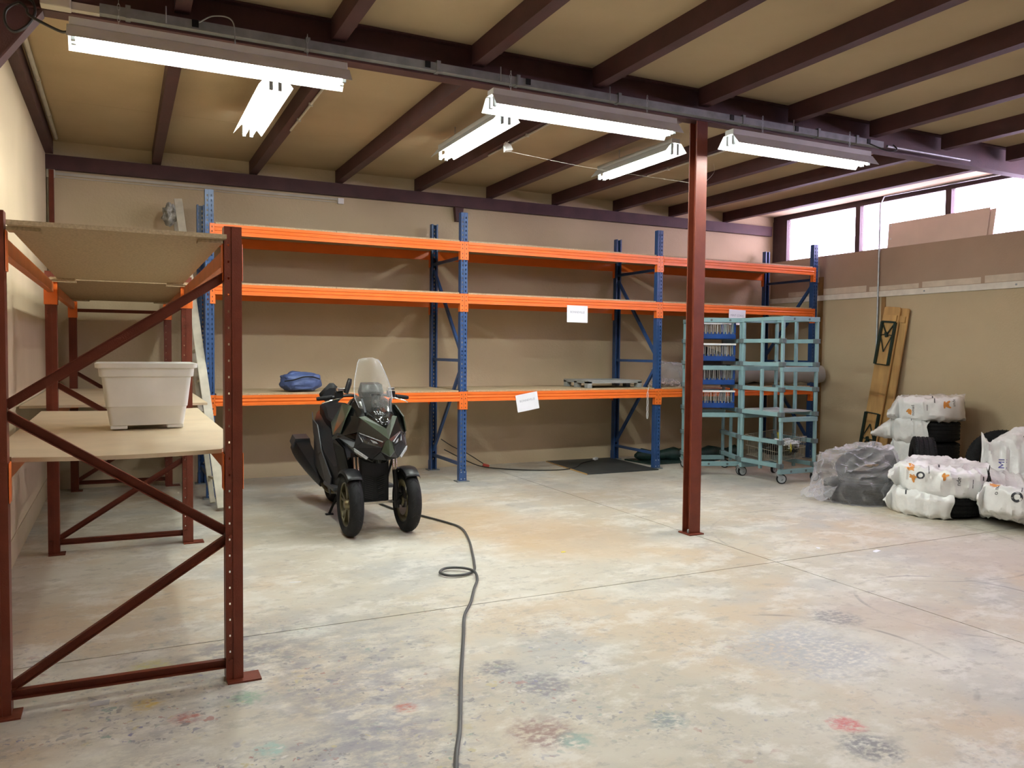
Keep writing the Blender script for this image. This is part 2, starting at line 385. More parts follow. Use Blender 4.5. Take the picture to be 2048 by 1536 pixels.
wb = struct(MB().box(XL-.2, XR+.2, YB, YB+.2, 0, ZC+.02).build('wall_back', 'wall'))
m = MB(); m.box(XL, 9.40, YB-.075, YB-.001, 3.425, 3.433); m.box(XL, 9.40, YB-.075, YB-.067, 3.433, 3.567); m.box(XL, 9.40, YB-.075, YB-.001, 3.567, 3.575)
m.build('ledger_beam', 'steel_dark', wb)
m = MB(); m.prism([(3.93, YB-.08, 3.42), (4.05, YB-.08, 3.42), (4.03, YB-.08, 3.24), (3.95, YB-.08, 3.24)], (0, 0, 0), (0, .079, 0))
for z in (3.37, 3.27): m.lathe([(0, -.006), (.012, -.006), (.012, 0)], (3.99, YB-.08, z), 'y', 10)
m.build('hanger_bracket', 'steel_dark', wb)
MB().box(XL+.03, XL+.075, YB-.06, YB-.001, 0, 3.42).build('corner_post', 'steel_brown', wb)
MB().tube([(XL+.02, YB-.025, .1), (XL+.02, YB-.025, 3.36)], .012).build('conduit', 'pvc', wb, True)
m = MB(); m.box(XL+.06, 2.40, YB-.022, YB-.001, 3.375, 3.402); m.box(XL+.06, 2.40, YB-.014, YB-.001, 3.350, 3.360); m.build('cable_trunking', 'pvc', wb)
MB().box(2.40, 2.475, YB-.04, YB-.001, 3.335, 3.405).build('junction_box', 'white', wb, bevel=.005)
MB().box(XL+.005, XL+.085, YB-.05, YB-.001, 3.335, 3.425).build('junction_box', 'pvc', wb, bevel=.005)

wl = struct(MB().box(XL-.2, XL, YF-.2, YB+.2, 0, ZC+.02).build('wall_left', 'wall'))
m = MB(); m.box(XL+.001, XL+.075, 5.5, YB-.08, 3.58, ZC-.001); m.build('ledger_beam', 'steel_dark', wl)
m = MB(); m.tube([(XL+.115, 5.6, 3.70), (XL+.115, 9.6, 3.70)], .02, 10)
for y in (6.55, 7.6, 8.7): m.tube([(XL+.115, y-.03, 3.70), (XL+.115, y+.03, 3.70)], .0245, 10)
m.build('conduit', 'pvc', wl, True)
MB().box(XL+.0005, XL+.006, YF, YB, 0, .19).build('skirting_render', 'plaster', wl)

# right wall with the clerestory band
wr = struct(MB().box(XR, XR+.2, YF-.2, YB+.2, 0, 2.42).build('wall_right', 'wall'))
MB().box(XR, XR+.2, YF-.2, YB+.2, 2.42, 3.01).build('upper_band', 'wall_brown', wr)
MB().box(XR, XR+.2, YF-.2, YB+.2, 3.755, ZC+.04).build('lintel', 'wall', wr)
MB().box(XR-.026, XR-.001, YF, 9.88, 2.345, 2.425).build('cable_trunking', 'white_paint', wr, bevel=.004)
y = 9.5; k = 0
while y > 3.5:
    ln = (.62, .80, .78, .80, .95, .55, .9)[k % 7]
    MB().box(XR-.003, XR-.0005, y-ln, y, 2.432, 2.432+.075+.015*math.sin(k*2.1)).build('plaster_patch', 'patch_paint', wr); y -= ln+.05; k += 1
m = MB()
for y in (4.6, 5.9, 7.1): m.lathe([(0, -.004), (.012, -.004), (.012, 0)], (XR-.027, y, 2.385), 'x', 10)
m.build('screw_head', 'zinc', wr)
m = MB(); m.tube([(XR-.03, 7.81, 3.62), (XR-.03, 7.81, .9)], .012, 8); m.build('conduit', 'zinc', wr, True)
MB().box(XR-.014, XR-.001, 7.70, 7.765, .4, 2.34).build('brown_strip', 'dull_brown', wr)  # narrow brown strip beside the conduit
MB().tube([(XR-.03, 7.81, 3.62), (XR-.03, 7.75, 3.72), (XR-.03, 5.7, 3.70)], .010, 8).build('conduit', 'zinc', wr, True)
m = MB(); m.tube([(XR-.035, 8.93, .05), (XR-.035, 8.93, 2.72)], .022, 10); m.box(XR-.07, XR-.001, 8.88, 8.97, 2.62, 2.88); m.build('drain_pipe', 'pvc', wr, True)
MB().box(XR-.02, XR-.001, 8.80, 8.885, .05, 2.7).build('brown_strip', 'dull_brown', wr)  # brown strip standing in for the pipe's shadow on the wall
# windows; the unseen ones nearer the camera are added for daylight
edges = [9.90, 8.24, 6.84, 5.44, 4.04, 2.64, 1.24, -.16, -1.56, -2.96]
for i, (a, b_) in enumerate(zip(edges[:-1], edges[1:])):
    wo = struct(MB().box(XR+.04, XR+.1, b_, a, 3.66, 3.755).build('window_%d' % (i+1), 'dark_window'))
    m = MB(); j0 = .30 if i == 0 else .04
    m.box(XR+.03, XR+.11, a-j0, a, 3.01, 3.66); m.box(XR+.03, XR+.11, b_, b_+.04, 3.01, 3.66); m.box(XR+.05, XR+.1, b_+.04, a-j0, 3.01, 3.022)
    m.build('window_frame', 'dark_window', wo)
    MB().box(XR+.07, XR+.074, b_+.04, a-j0, 3.022, 3.66).build('pane', 'glass', wo)
MB().box(XR, XR+.2, YF-.2, -2.96, 3.01, 3.755).build('wall_panel', 'wall', wr)
# front wall behind the camera, with its roller door shut
wf = struct(MB().box(XL-.2, 3.2, YF-.2, YF, 0, ZC).build('wall_front', 'wall'))
MB().box(7.6, XR+.2, YF-.2, YF, 0, ZC).build('wall_panel', 'wall', wf)
MB().box(3.2, 7.6, YF-.2, YF, 3.2, ZC).build('lintel', 'wall', wf)
MB().box(3.2, 7.6, YF-.12, YF-.08, 0, 3.2).build('roller_door', 'galv', wf)

# ---------------------------------------------------------------- column
t = thing('steel_column', 'brown steel column standing free under the ceiling girder', 'column', (4.37, 5.445, 0))
m = MB(); m.box(4.315, 4.425, 5.395, 5.405, .012, 3.475); m.box(4.315, 4.425, 5.485, 5.495, .012, 3.475); m.box(4.366, 4.374, 5.405, 5.485, .012, 3.475)
m.build('shaft', 'steel_brown', t)
MB().box(4.295, 4.445, 5.365, 5.525, 0, .012).build('base_plate', 'steel_brown', t, bevel=.002)
MB().lathe([(0, .03), (.008, .03), (.012, .022), (.012, 0)], (4.335, 5.435, .012), 'z', 10).build('bolt', 'zinc', t)
MB().tube([(4.425, 5.49, 2.6), (4.44, 5.49, 3.0), (4.46, 5.48, 3.03), (4.475, 5.47, 3.05)], .008, 6).build('hook', 'zinc', t, True)

# ---------------------------------------------------------------- fluorescent lights
def lamp(along, a, b, c, zb, label, chains):
    tz = .027 if along == 'x' else -.004   # how deep the tubes sit in the reflector
    # along 'x' or 'y': runs from a to b at the cross position c, open rim at height zb
    def q(u, v, z): return (u, c+v, z) if along == 'x' else (c+v, u, z)
    mid = (a+b)/2
    t = thing('fluorescent_light', label, 'light', q(mid, 0, zb+.1), 0, 'ceiling fluorescent lights')
    W, T, H = .125, .055, .085
    m = MB(); prof = [(-W, zb), (-T, zb+H), (T, zb+H), (W, zb)]
    inner = [(v*.985, z-.002) for v, z in prof]
    for p0, p1 in zip(prof[:-1], prof[1:]):
        pts = [q(a, *p0), q(a, *p1), q(b, *p1), q(b, *p0)]
        m.add(pts, [(0, 1, 2, 3)])
    m.build('reflector', 'reflector', t, solid=.0015)
    m = MB()
    x0, y0, _ = q(a+.01, -.05, 0); x1, y1, _ = q(b-.01, .05, 0)
    m.box(min(x0, x1), max(x0, x1), min(y0, y1), max(y0, y1), zb+H+.002, zb+H+.045); m.build('ballast_box', 'reflector', t, bevel=.004)
    for v in (-.032, .032):
        tb = MB().tube([q(a+.045, v, zb+tz), q(b-.045, v, zb+tz)], .013, 12).build('tube', 'tube', t, True)
        for u, d in ((a+.03, 1), (b-.03, -1)):
            x0, y0, _ = q(u-.012, v-.014, 0); x1, y1, _ = q(u+.012, v+.014, 0)
            MB().box(min(x0, x1), max(x0, x1), min(y0, y1), max(y0, y1), zb+tz-.02, zb+H-.003).build('lamp_holder', 'grey_plastic', t, bevel=.003)
    for u, top in chains:
        m = MB(); z = zb+H+.045; k = 0
        while z < top:
            h = min(.032, top-z+.004)
            pts = []
            for i in range(10):
                an = 2*math.pi*i/10; dx = .007*math.cos(an); dz = h*.6*math.sin(an)
                pts.append((q(u, 0, 0)[0]+(dx if k % 2 else 0), q(u, 0, 0)[1]+(0 if k % 2 else dx), z+h/2+dz))
            m.tube(pts, .0018, 4, closed=True); z += .032; k += 1
        m.build('chain', 'zinc', t)
lamp('x', -.255, 1.30, 5.10, 3.215, 'long twin-tube fluorescent light nearest the left wall, under the girder', [(.0, 3.49), (1.05, 3.49)])
lamp('x', 2.285, 3.855, 5.10, 3.215, 'twin-tube fluorescent light under the girder, just left of the column top', [(2.45, 3.49), (3.6, 3.49)])
lamp('x', 4.39, 5.975, 5.10, 3.21, 'twin-tube fluorescent light under the girder, right of the column', [(4.75, 3.49), (5.75, 3.49)])
lamp('y', 6.22, 7.75, 1.05, 3.50, 'ceiling fluorescent light pointing to the back wall, above the left rack bay', [(6.6, 3.73), (7.4, 3.73)])
lamp('y', 6.22, 7.75, 2.955, 3.50, 'ceiling fluorescent light pointing to the back wall, middle one of three', [(6.6, 3.73), (7.4, 3.73)])
lamp('y', 6.40, 7.78, 4.87, 3.50, 'ceiling fluorescent light pointing to the back wall, behind the column', [(6.6, 3.73), (7.4, 3.73)])
lamp('x', 1.3, 2.85, 2.3, 3.215, 'twin-tube fluorescent light above the foreground, out of the picture', [(1.5, 3.73), (2.6, 3.73)])

# cable tray under the girder and its cables
t = thing('cable_tray', 'grey galvanised cable tray running along the ceiling girder', 'cable tray', (3, 5.33, 3.49))
m = MB(); m.box(-.10, 6.45, 5.325, 5.33, 3.490, 3.545); m.box(-.10, 6.45, 5.33, 5.384, 3.490, 3.494); m.build('channel', 'galv', t)
for x in (.05, 1.1, 2.0, 2.62, 3.5, 4.75, 5.62, 6.1):
    MB().box(x-.014, x+.014, 5.318, 5.386, 3.484, 3.56).build('clip', 'galv', t)
for x in (.42, 1.92, 2.7, 4.62, 5.35, 6.25):
    MB().box(x-.02, x+.02, 5.318, 5.325, 3.50, 3.545).build('socket', 'black', t, bevel=.003)
for x, lb in ((.255, 'left'), (2.47, 'middle'), (3.40, 'column'), (5.30, 'right')):
    MB().tube([(x, 5.31, 3.59), (x, 5.31, 3.49)], .004, 6).build('hanger_rod', 'zinc', t)
tag(MB().tube(curve_pts([(.44, 5.315, 3.53), (.52, 5.25, 3.56), (.62, 5.2, 3.53), (.63, 5.14, 3.345)]), .004, 6).build('lamp_lead', 'grey_plastic', None, True), 'thin grey lead looping from the cable tray to the leftmost light', 'cable')
tag(MB().tube(curve_pts([(6.25, 5.315, 3.50), (6.40, 5.25, 3.44), (6.5, 5.22, 3.45), (6.55, 5.30, 3.52)]), .006, 6).build('cable', 'cable_black', None, True), 'black cable sagging from the right end of the cable tray', 'cable')
tag(MB().tube([(6.52, 5.345, 3.515), (7.72, 5.345, 3.515)], .012, 8).build('conduit_pipe', 'zinc', None, True), 'thin grey conduit pipe on the girder, right of the cable tray', 'pipe')
t = thing('junction_box', 'pale junction box on the girder at the top left corner', 'electrical box', (-.32, 5.33, 3.5))
MB().box(-.40, -.245, 5.30, 5.384, 3.478, 3.555).build('box', 'pvc', t, bevel=.006)
MB().box(-.25, -.10, 5.335, 5.384, 3.487, 3.53).build('trunking_stub', 'pvc', t)
m = MB(); m.tube([(-.70, 5.35, 3.545), (-.40, 5.35, 3.525)], .012, 8); m.build('conduit', 'pvc', t, True)
loop = [(-.55, 5.34, 3.60), (-.47, 5.30, 3.50), (-.43, 5.28, 3.47), (-.42, 5.26, 3.40), (-.46, 5.25, 3.32), (-.52, 5.25, 3.28), (-.56, 5.26, 3.32), (-.56, 5.28, 3.40), (-.50, 5.3, 3.46), (-.46, 5.26, 3.42), (-.44, 5.22, 3.37), (-.30, 5.15, 3.29), (-.25, 5.10, 3.275)]
tag(MB().tube(curve_pts(loop), .008, 6).build('cable', 'cable_black', None, True), 'black cable looped at the top left corner beside the leftmost light', 'cable')
# sensor, wire strung to the column
t = thing('motion_sensor', 'small white sensor box hanging from a ceiling joist', 'sensor', (3.40, 7.2, 3.5))
m = MB(); m.prism([(3.38, 7.14, 3.588), (3.38, 7.14, 3.50), (3.45, 7.11, 3.51), (3.43, 7.12, 3.56)], (0, 0, 0), (.02, .09, 0)); m.build('housing', 'white', t, bevel=.004)
MB().tube(curve_pts([(3.40, 7.1, 3.585), (3.36, 7.12, 3.55), (3.37, 7.14, 3.50)]), .004, 5).build('lead', 'white', t, True)
for x0, y0 in ((1.43, 5.7), (3.45, 5.7), (5.46, 5.7)):
    m = MB(); m.tube([(x0, y0-.15, 3.578), (x0, y0+2.0, 3.578)], .010, 6)
    for k in range(4): m.box(x0-.016, x0+.016, y0+.1+k*.5, y0+.12+k*.5, 3.562, 3.59)
    tag(m.build('conduit_pipe', 'pvc', None, True), 'pale conduit under the joist beside the %s inner light' % {1.43: 'left', 3.45: 'middle', 5.46: 'right'}[x0], 'pipe')
tag(MB().tube(curve_pts([(3.40, 7.15, 3.50), (3.9, 6.4, 3.24), (4.36, 5.51, 2.985), (4.6, 5.7, 3.02), (5.5, 6.6, 3.4), (5.75, 6.9, 3.585)]), .0013, 4).build('string_wire', 'pvc', None, True), 'thin pale wire strung from the sensor to the column', 'wire')

# ---------------------------------------------------------------- blue pallet rack
def upright(x, y, h, w_, d, face, name, m_, parent, holes=(-.02, .02), hs=(.011, .022), pitch=.05, z0=.012, axis='y'):
    """perforated steel post, front sheet at y (towards -y if face=-1), flanges going back"""
    mb = MB(); th = .003; f = face
    cuts = [-w_/2]
    for c in holes: cuts += [c-hs[0]/2, c+hs[0]/2]
    cuts.append(w_/2)
    def bx(u0, u1, v0, v1, a, b_):
        if axis == 'y': mb.box(x+u0, x+u1, min(y+f*v0, y+f*v1), max(y+f*v0, y+f*v1), a, b_)
        else: mb.box(min(x+f*v0, x+f*v1), max(x+f*v0, x+f*v1), y+u0, y+u1, a, b_)
    for i in range(0, len(cuts), 2): bx(cuts[i], cuts[i+1], 0, -th, z0, h)
    z = z0
    zs = []; zz = .14
    while zz < h-.02: zs.append(zz); zz += pitch
    for i in range(len(holes)):
        u0, u1 = cuts[1+2*i], cuts[2+2*i]; prev = z0
        for zc in zs: bx(u0, u1, 0, -th, prev, zc-hs[1]/2); prev = zc+hs[1]/2
        bx(u0, u1, 0, -th, prev, h)
    bx(-.006, .006, .004, 0, z0, h)
    for sgn in (-1, 1):
        u0, u1 = sorted((sgn*w_/2, sgn*(w_/2-th))); bx(u0, u1, -th, -d, z0, h)
        u0, u1 = sorted((sgn*w_/2, sgn*(w_/2-.02))); bx(u0, u1, -d, -d-th, z0, h)
    return mb.build(name, m_, parent)

RX, RY0, RY1 = [.807+2.79*k for k in range(4)], 8.692, 9.745
rack = thing('pallet_rack', 'long blue and orange pallet rack along the back wall', 'rack', (5, 9.2, 0))
for k, x in enumerate(RX):
    for y, f in ((RY0, -1), (RY1, 1)):
        u = upright(x, y, 3.15, .084, .07, f, 'upright', 'blue', rack)
        yc = y-f*.04
        MB().box(x-.075, x+.075, min(y+f*.03, y-f*.1), max(y+f*.03, y-f*.1), 0, .012).build('base_plate', 'galv', u)
        m = MB()
        m.box(x-.046, x+.046, min(y+f*.005, y), max(y+f*.005, y), .013, .13)
        m.build('foot_shoe', 'blue', u)
        for dx in (-.022, .022):
            for z in (.035, .115): MB().lathe([(0, f*.010), (.007, f*.010), (.008, f*.005)], (x+dx, y, z), 'y', 8).build('bolt', 'zinc', u)
    ya, yb = RY0+.06, RY1-.06
    seq = [(yb, 2.56, ya, 1.50), (ya, 1.36, yb, .26)] if k < 3 else [(ya, 2.56, yb, 1.50), (yb, 1.36, ya, .26)]
    for z in (.20, 1.43, 2.64): MB().bar((x, ya-.02, z), (x, yb+.02, z), .03, .035).build('brace', 'blue', rack)
    for y0, z0, y1, z1 in seq: MB().bar((x, y0, z0), (x, y1, z1), .03, .04).build('brace', 'blue', rack)
BZ = [2.808, 2.204, 1.060]
for z in BZ:
    for k in range(3):
        x0, x1 = RX[k]+.046, RX[k+1]-.046
        for y, f in ((RY0, -1), (RY1, 1)):
            # ribbed beam section
            prof = [(0, 0), (0, -.028), (-.007, -.036), (-.007, -.046), (0, -.054), (0, -.064), (-.007, -.070), (-.007, -.080), (0, -.086), (0, -.108), (.038, -.108), (.038, -.02), (.034, -.02), (.034, 0)]
            mb = MB()
            ring = lambda xx: [(xx, y+f*(.012-p[0]*1.0-.0)+(-f*.0), z+p[1]) for p in prof]
            mb.loft([[(xx, y+f*(.014-(-p[0] if p[0] < 0 else p[0])), z+p[1]) for p in prof] for xx in (x0, x1)])
            b = mb.build('beam', 'orange', rack)
            for xc, sg in ((x0, -1), (x1, 1)):
                c = MB(); xa, xb = sorted((xc+sg*.045, xc-sg*.008))
                c.box(xa, xb, min(y+f*.002, y+f*.008), max(y+f*.002, y+f*.008), z-.205, z+.006)
                c.box(min(xc-sg*.004, xc-sg*.008), max(xc-sg*.004, xc-sg*.008), min(y+f*.008, y-f*.05), max(y+f*.008, y-f*.05), z-.205, z+.006)
                c.build('beam_connector', 'orange', b, bevel=.0015, seg=1)
                s = MB()
                for dz in (-.03, -.075, -.135, -.18): s.box(xc+sg*.018, xc+sg*.026, min(y+f*.008, y+f*.0085), max(y+f*.008, y+f*.0085), z+dz-.008, z+dz+.008)
                s.build('slot', 'black', b)
        # loose boards on the beams, two per bay with a seam
        xm = (x0+x1)/2+.1*(k-1)
        for a, b_ in ((x0+.012, xm-.002), (xm+.002, x1-.012)):
            MB().box(a, b_, RY0+.004, RY1-.01, z+.001, z+.019).build('shelf_board', 'chip', rack)

# papers on the beams
def paper(loc, rot, lab, word, size):
    t = thing('paper_sheet', lab, 'paper', loc, 0, 'paper sheets taped to the rack')
    t.rotation_euler = rot
    MB().box(-.149, .149, -.0004, .0004, -.105, .105).build('sheet', 'paper', t, local=True)
    vs, fs = text_mesh(word, size)
    MB().add([(v.x, -.0009, v.y+.022) for v in vs], fs).build('lettering', 'ink_soft', t, local=True)
paper((5.119, RY0-.022, 2.016), (R(-1), R(.4), 0), 'white paper sheet reading BONNEVILLE hung level on the middle orange beam', 'BONNEVILLE', .036)
paper((4.432, RY0-.022, .930), (R(-1), R(-9.5), 0), 'white paper sheet hung crooked from the lowest orange beam', 'BONNEVILLE', .036)
paper((7.69, RY0-.022, 2.045), (R(-1), R(1.5), 0), 'white paper sheet behind the teal trolleys, on the middle beam', 'MINT CONG', .042)

# ---------------------------------------------------------------- brown rack on the left
br = thing('shelving_rack', 'dark red steel rack with chipboard shelves along the left wall', 'rack', (0, 6.8, 0))
FY = [3.86, 6.78, 9.69]
for k, y in enumerate(FY):
    yb = y+.0
    for x in (-.4675, .4585):
        s = 1 if x > 0 else -1
        mb = MB(); w_ = .076
        # front sheet with a column of holes, groove, sides
        u = upright(x, y, 2.10, w_, .075, -1, 'post', 'steel_brown', br, (-.02,), (.007, .010), .075, .008)
        MB().box(x-.035, x+.115 if s > 0 else x+.075, y-.04, y+.07, 0, .008).build('foot_plate', 'steel_brown', u)
        for zz in (.10, 1.285 if s < 0 else .68): MB().lathe([(0, -.012), (.008, -.012), (.009, -.006), (.009, 0)], (x-.018, y-.001, zz), 'y', 8).build('bolt', 'steel_brown', u)
    yy = y+.035
    for (a, b_) in (((-.435, 1.30), (.425, 1.875)), ((-.435, 1.265), (.425, .70)), ((-.435, .115), (.425, .665)), ((-.435, .088), (.425, .082))):
        p, q = Vector((a[0], yy, a[1])), Vector((b_[0], yy, b_[1])); d = (q-p).normalized(); n = Vector((-d.z, 0, d.x))
        mb = MB(); mb.bar(p, q, .003, .038, n, 0)
        for sg in (-1, 1): mb.bar(p+n*sg*.019+Vector((0, -.014, 0)), q+n*sg*.019+Vector((0, -.014, 0)), .028, .003, n)
        mb.build('brace', 'steel_brown', br)
    if k == 2: MB().bar((-.435, yy, 1.935), (.425, yy, 1.935), .03, .035).build('brace', 'steel_brown', br)
for k in range(2):
    y0, y1 = FY[k]+.085, FY[k+1]-.005
    for z, hh in ((2.02, .075), (1.058, .10)):
        for x, s in ((-.4675, -1), (.4585, 1)):
            mb = MB(); mb.box(x-.02, x+.02, y0, y1, z-hh, z)
            b = mb.build('beam', 'orange_shaded', br, bevel=.003, seg=1)
            for yc in (y0, y1):
                sg = -1 if yc == y0 else 1
                ya, yb = sorted((yc, yc+sg*.012)); c = MB()
                c.box(x-.042, x+.042, ya, yb, z-.165, z+.005)
                # side plate hooking round the post
                yp0, yp1 = sorted((yc, yc+sg*.075))
                c.box(x+.040, x+.044, yp0, yp1, z-.165, z+.005); c.box(x-.044, x-.040, yp0, yp1, z-.165, z+.005)
                c.build('beam_connector', 'orange', b, bevel=.002, seg=1)
# boards: the upper two lie on short cleats
for y0, y1 in ((3.80, 6.66), (6.74, 9.56)):
    MB().box(-.415 if y0 < 4 else -.47, .425 if y0 < 4 else .47, y0, y1, 2.036, 2.055).build('shelf_board', 'chip_dark' if y0 > 4 else 'chip', br)
for y in (3.90, 6.60, 6.80, 9.45):
    for x0, x1 in ((-.47 if y > 4 else -.42, -.30), (.31, .47 if y > 4 else .415)): MB().box(x0, x1, y-.045, y+.045, 2.021, 2.0355).build('cleat', 'chip', br)
# lower near board sags a little between the posts
mb = MB(); nx, ny = 10, 24; top = []
for i in range(nx+1):
    for j in range(ny+1):
        u, v = i/nx, j/ny; X = -.53+1.055*u; Y = 3.955+(6.70-3.955)*v
        sag = -.012*math.sin(math.pi*u)*(1-.3*v)-.004*math.sin(math.pi*v)
        if Y < 4.0: X = max(-.425, min(.416, X))
        elif Y < 4.3: X = min(.49, X)
        top.append((X, Y, 1.079+sag))
idx = lambda i, j: i*(ny+1)+j
mb.add(top+[(p[0], p[1], p[2]-.019) for p in top], [(idx(i, j), idx(i+1, j), idx(i+1, j+1), idx(i, j+1)) for i in range(nx) for j in range(ny)] +
       [tuple(q+(nx+1)*(ny+1) for q in (idx(i, j+1), idx(i+1, j+1), idx(i+1, j), idx(i, j))) for i in range(nx) for j in range(ny)] +
       [(idx(i, 0), idx(i, 0)+(nx+1)*(ny+1), idx(i+1, 0)+(nx+1)*(ny+1), idx(i+1, 0)) for i in range(nx)] +
       [(idx(i+1, ny), idx(i+1, ny)+(nx+1)*(ny+1), idx(i, ny)+(nx+1)*(ny+1), idx(i, ny)) for i in range(nx)] +
       [(idx(0, j+1), idx(0, j+1)+(nx+1)*(ny+1), idx(0, j)+(nx+1)*(ny+1), idx(0, j)) for j in range(ny)] +
       [(idx(nx, j), idx(nx, j)+(nx+1)*(ny+1), idx(nx, j+1)+(nx+1)*(ny+1), idx(nx, j+1)) for j in range(ny)])
mb.build('shelf_board', 'mdf', br)
MB().box(-.69, .62, 6.92, 9.62, 1.085, 1.104).build('shelf_board', 'mdf', br)
# planter tub on the near shelf
t = thing('planter_tub', 'off-white rectangular plastic planter tub on the near shelf', 'planter', (.125, 5.35, 1.078))
def rrect(cx, cy, hx, hy, r_, z, n=5):
    out = []
    for sx, sy, a0 in ((1, 1, 0), (-1, 1, 90), (-1, -1, 180), (1, -1, 270)):
        for k in range(n+1):
            a = R(a0+90*k/n); out.append((cx+sx*(hx-r_)+r_*math.cos(a), cy+sy*(hy-r_)+r_*math.sin(a), z))
    return out
cx, cy = .13, 5.30; Z0 = 1.07
lv = [(.195, .17, .02, Z0+.025), (.198, .172, .03, Z0+.03), (.213, .187, .03, Z0+.13), (.218, .192, .03, Z0+.135), (.238, .208, .03, Z0+.305), (.250, .22, .03, Z0+.31), (.254, .224, .03, Z0+.355), (.270, .24, .035, Z0+.36), (.272, .242, .035, Z0+.385), (.262, .232, .03, Z0+.387), (.240, .21, .03, Z0+.375), (.20, .172, .03, Z0+.05)]
MB().loft([rrect(cx, cy, *l) for l in lv], True).build('tub', 'bin_grey', t, True)
for sx in (-1, 1):
    for sy in (-1, 1): MB().box(cx+sx*.15-.045, cx+sx*.15+.045, cy+sy*.12-.045, cy+sy*.12+.045, Z0+.003, Z0+.028).build('foot', 'bin_grey', t, bevel=.006)

# ---------------------------------------------------------------- ladder behind the brown rack
t = thing('wooden_ladder', 'paint-stained pale wooden ladder leaning between the two racks', 'ladder', (.82, 8.1, 0))
b0, t0 = Vector((.84, 7.99, .03)), Vector((.57, 9.66, 3.19))
off = Vector((-.055, .30, 0)); offt = Vector((-.035, .10, -.10))
d = (t0-b0).normalized()
for o0, o1, wd in ((Vector(), Vector(), .085), (off, offt, .05)):
    MB().bar(b0+o0, t0+o1, wd, .028, (0, 1, 0)).build('stile', 'ladder', t, bevel=.006)
for k in range(9):
    f = .08+k*.1; p = (b0).lerp(t0, f); q = (b0+off).lerp(t0+offt, f)
    MB().bar(p, q, .028, .022).build('rung', 'ladder', t)
tp = b0.lerp(t0, .955)
mb = MB(); n_ = 26
ico = bmesh.new(); bmesh.ops.create_icosphere(ico, subdivisions=3, radius=1)
for v in ico.verts:
    nn = noise.noise(v.co*2.3)*.45+noise.noise(v.co*6)*.2
    v.co = Vector((v.co.x*.075, v.co.y*.06, v.co.z*.12))*(1+nn)
mb.add([tp+Vector((-.095, .0, -.05))+v.co for v in ico.verts], [tuple(v.index for v in f.verts) for f in ico.faces]); ico.free()
tag(mb.build('rag', 'rag', None, True), 'crumpled grey rag stuck to the top of the pale ladder', 'rag')

# ---------------------------------------------------------------- scooter
S = thing('scooter', 'black and moss green three-wheeled scooter with a tall clear screen', 'scooter', (1.93, 6.50, 0))
LV = dict(parent=S, local=True)
def wheel(x, y, R_, wd, name, disc_side):
    prof = []
    for a in range(-90, 91, 15):
        an = R(a); prof.append((R_-.055+.055*math.cos(an) if abs(a) < 89 else R_-.07, wd/2*math.sin(an)*1.0))
    prof = [(R_-.085, -wd*.36)]+[(R_-.062, -wd*.48)]+prof[1:-1]+[(R_-.062, wd*.48), (R_-.085, wd*.36)]
    o = MB().lathe(prof, (x, y, R_), 'x', 48).build(name, 'rubber', smooth=True, **LV)
    g = MB()   # tread cuts
    for k in range(22):
        a = 2*math.pi*k/22
        for sgn in (-1, 1):
            pts = [(x+sgn*wd*uu, y+(R_+.0004-.06*(uu*1.6)**2.2)*math.cos(a+uu*.5), R_+(R_+.0004-.06*(uu*1.6)**2.2)*math.sin(a+uu*.5)) for uu in (.06, .18, .30)]
            g.tube(pts, .0022, 4)
    gg = g.build('tread_groove', 'black', o, local=True)
    r_ = MB(); rr = R_-.082
    r_.lathe([(rr+.012, -wd*.38), (rr, -wd*.36), (rr-.012, -wd*.30), (rr-.016, 0), (rr-.012, wd*.30), (rr, wd*.36), (rr+.012, wd*.38)], (x, y, R_), 'x', 40)
    for k in range(5):
        a = 2*math.pi*k/5+.3
        for da in (-.16, .16):
            r_.bar((x+disc_side*-.012, y+.045*math.cos(a), R_+.045*math.sin(a)), (x+disc_side*-.02, y+(rr-.01)*math.cos(a+da), R_+(rr-.01)*math.sin(a+da)), .022, .026, (1, 0, 0))
    r_.lathe([(0, -.05), (.03, -.05), (.045, -.03), (.05, 0), (.045, .03), (.03, .05), (0, .05)], (x, y, R_), 'x', 20)
    r_.build('rim', 'bronze', o, True, local=True)
    MB().lathe([(.05, -.002), (.125, -.002), (.125, .002), (.05, .002)], (x+disc_side*.04, y, R_), 'x', 32, True).build('brake_disc', 'chrome', o, local=True)
    return o
for sx in (-1, 1):
    wheel(sx*.245, 0, .268, .118, 'front_wheel', -sx)
    # mudguard
    rings = []
    for k in range(11):
        a = R(52+k*8.5); r0 = .289; row = []
        for uu, dr in ((-1, -.028), (-.85, -.006), (-.4, .004), (.4, .004), (.85, -.006), (1, -.028)):
            tp_ = 1-.25*abs(k-5)/5*.6
            row.append((sx*.245+uu*.078*tp_, -(r0+dr)*math.cos(a), .268+(r0+dr)*math.sin(a)))
        rings.append(row)
    n_ = 6; vs = [v for r_ in rings for v in r_]
    MB().add(vs, [(i*n_+k, i*n_+k+1, (i+1)*n_+k+1, (i+1)*n_+k) for i in range(10) for k in range(5)]).build('mudguard', 'charcoal', smooth=True, solid=.004, **LV)
    f = MB(); f.tube([(sx*.172, .035, .20), (sx*.168, .09, .52)], [.020, .024], 10); f.tube([(sx*.195, .02, .27), (sx*.165, .03, .25)], .018, 8)
    fk = f.build('fork_leg', 'charcoal', smooth=True, **LV)
    f = MB()
    for dx in (-.014, .014): f.tube([(sx*.168+dx, .085, .515), (sx*.166+dx, .11, .64)], .010, 10)
    f.build('fork_tube', 'chrome', fk, True, local=True)
    # caliper
    MB().box(sx*.20-.02, sx*.20+.02, .04, .12, .22, .32).build('brake_caliper', 'charcoal', smooth=False, bevel=.008, **LV)
wheel(0, 1.56, .268, .15, 'rear_wheel', 1)
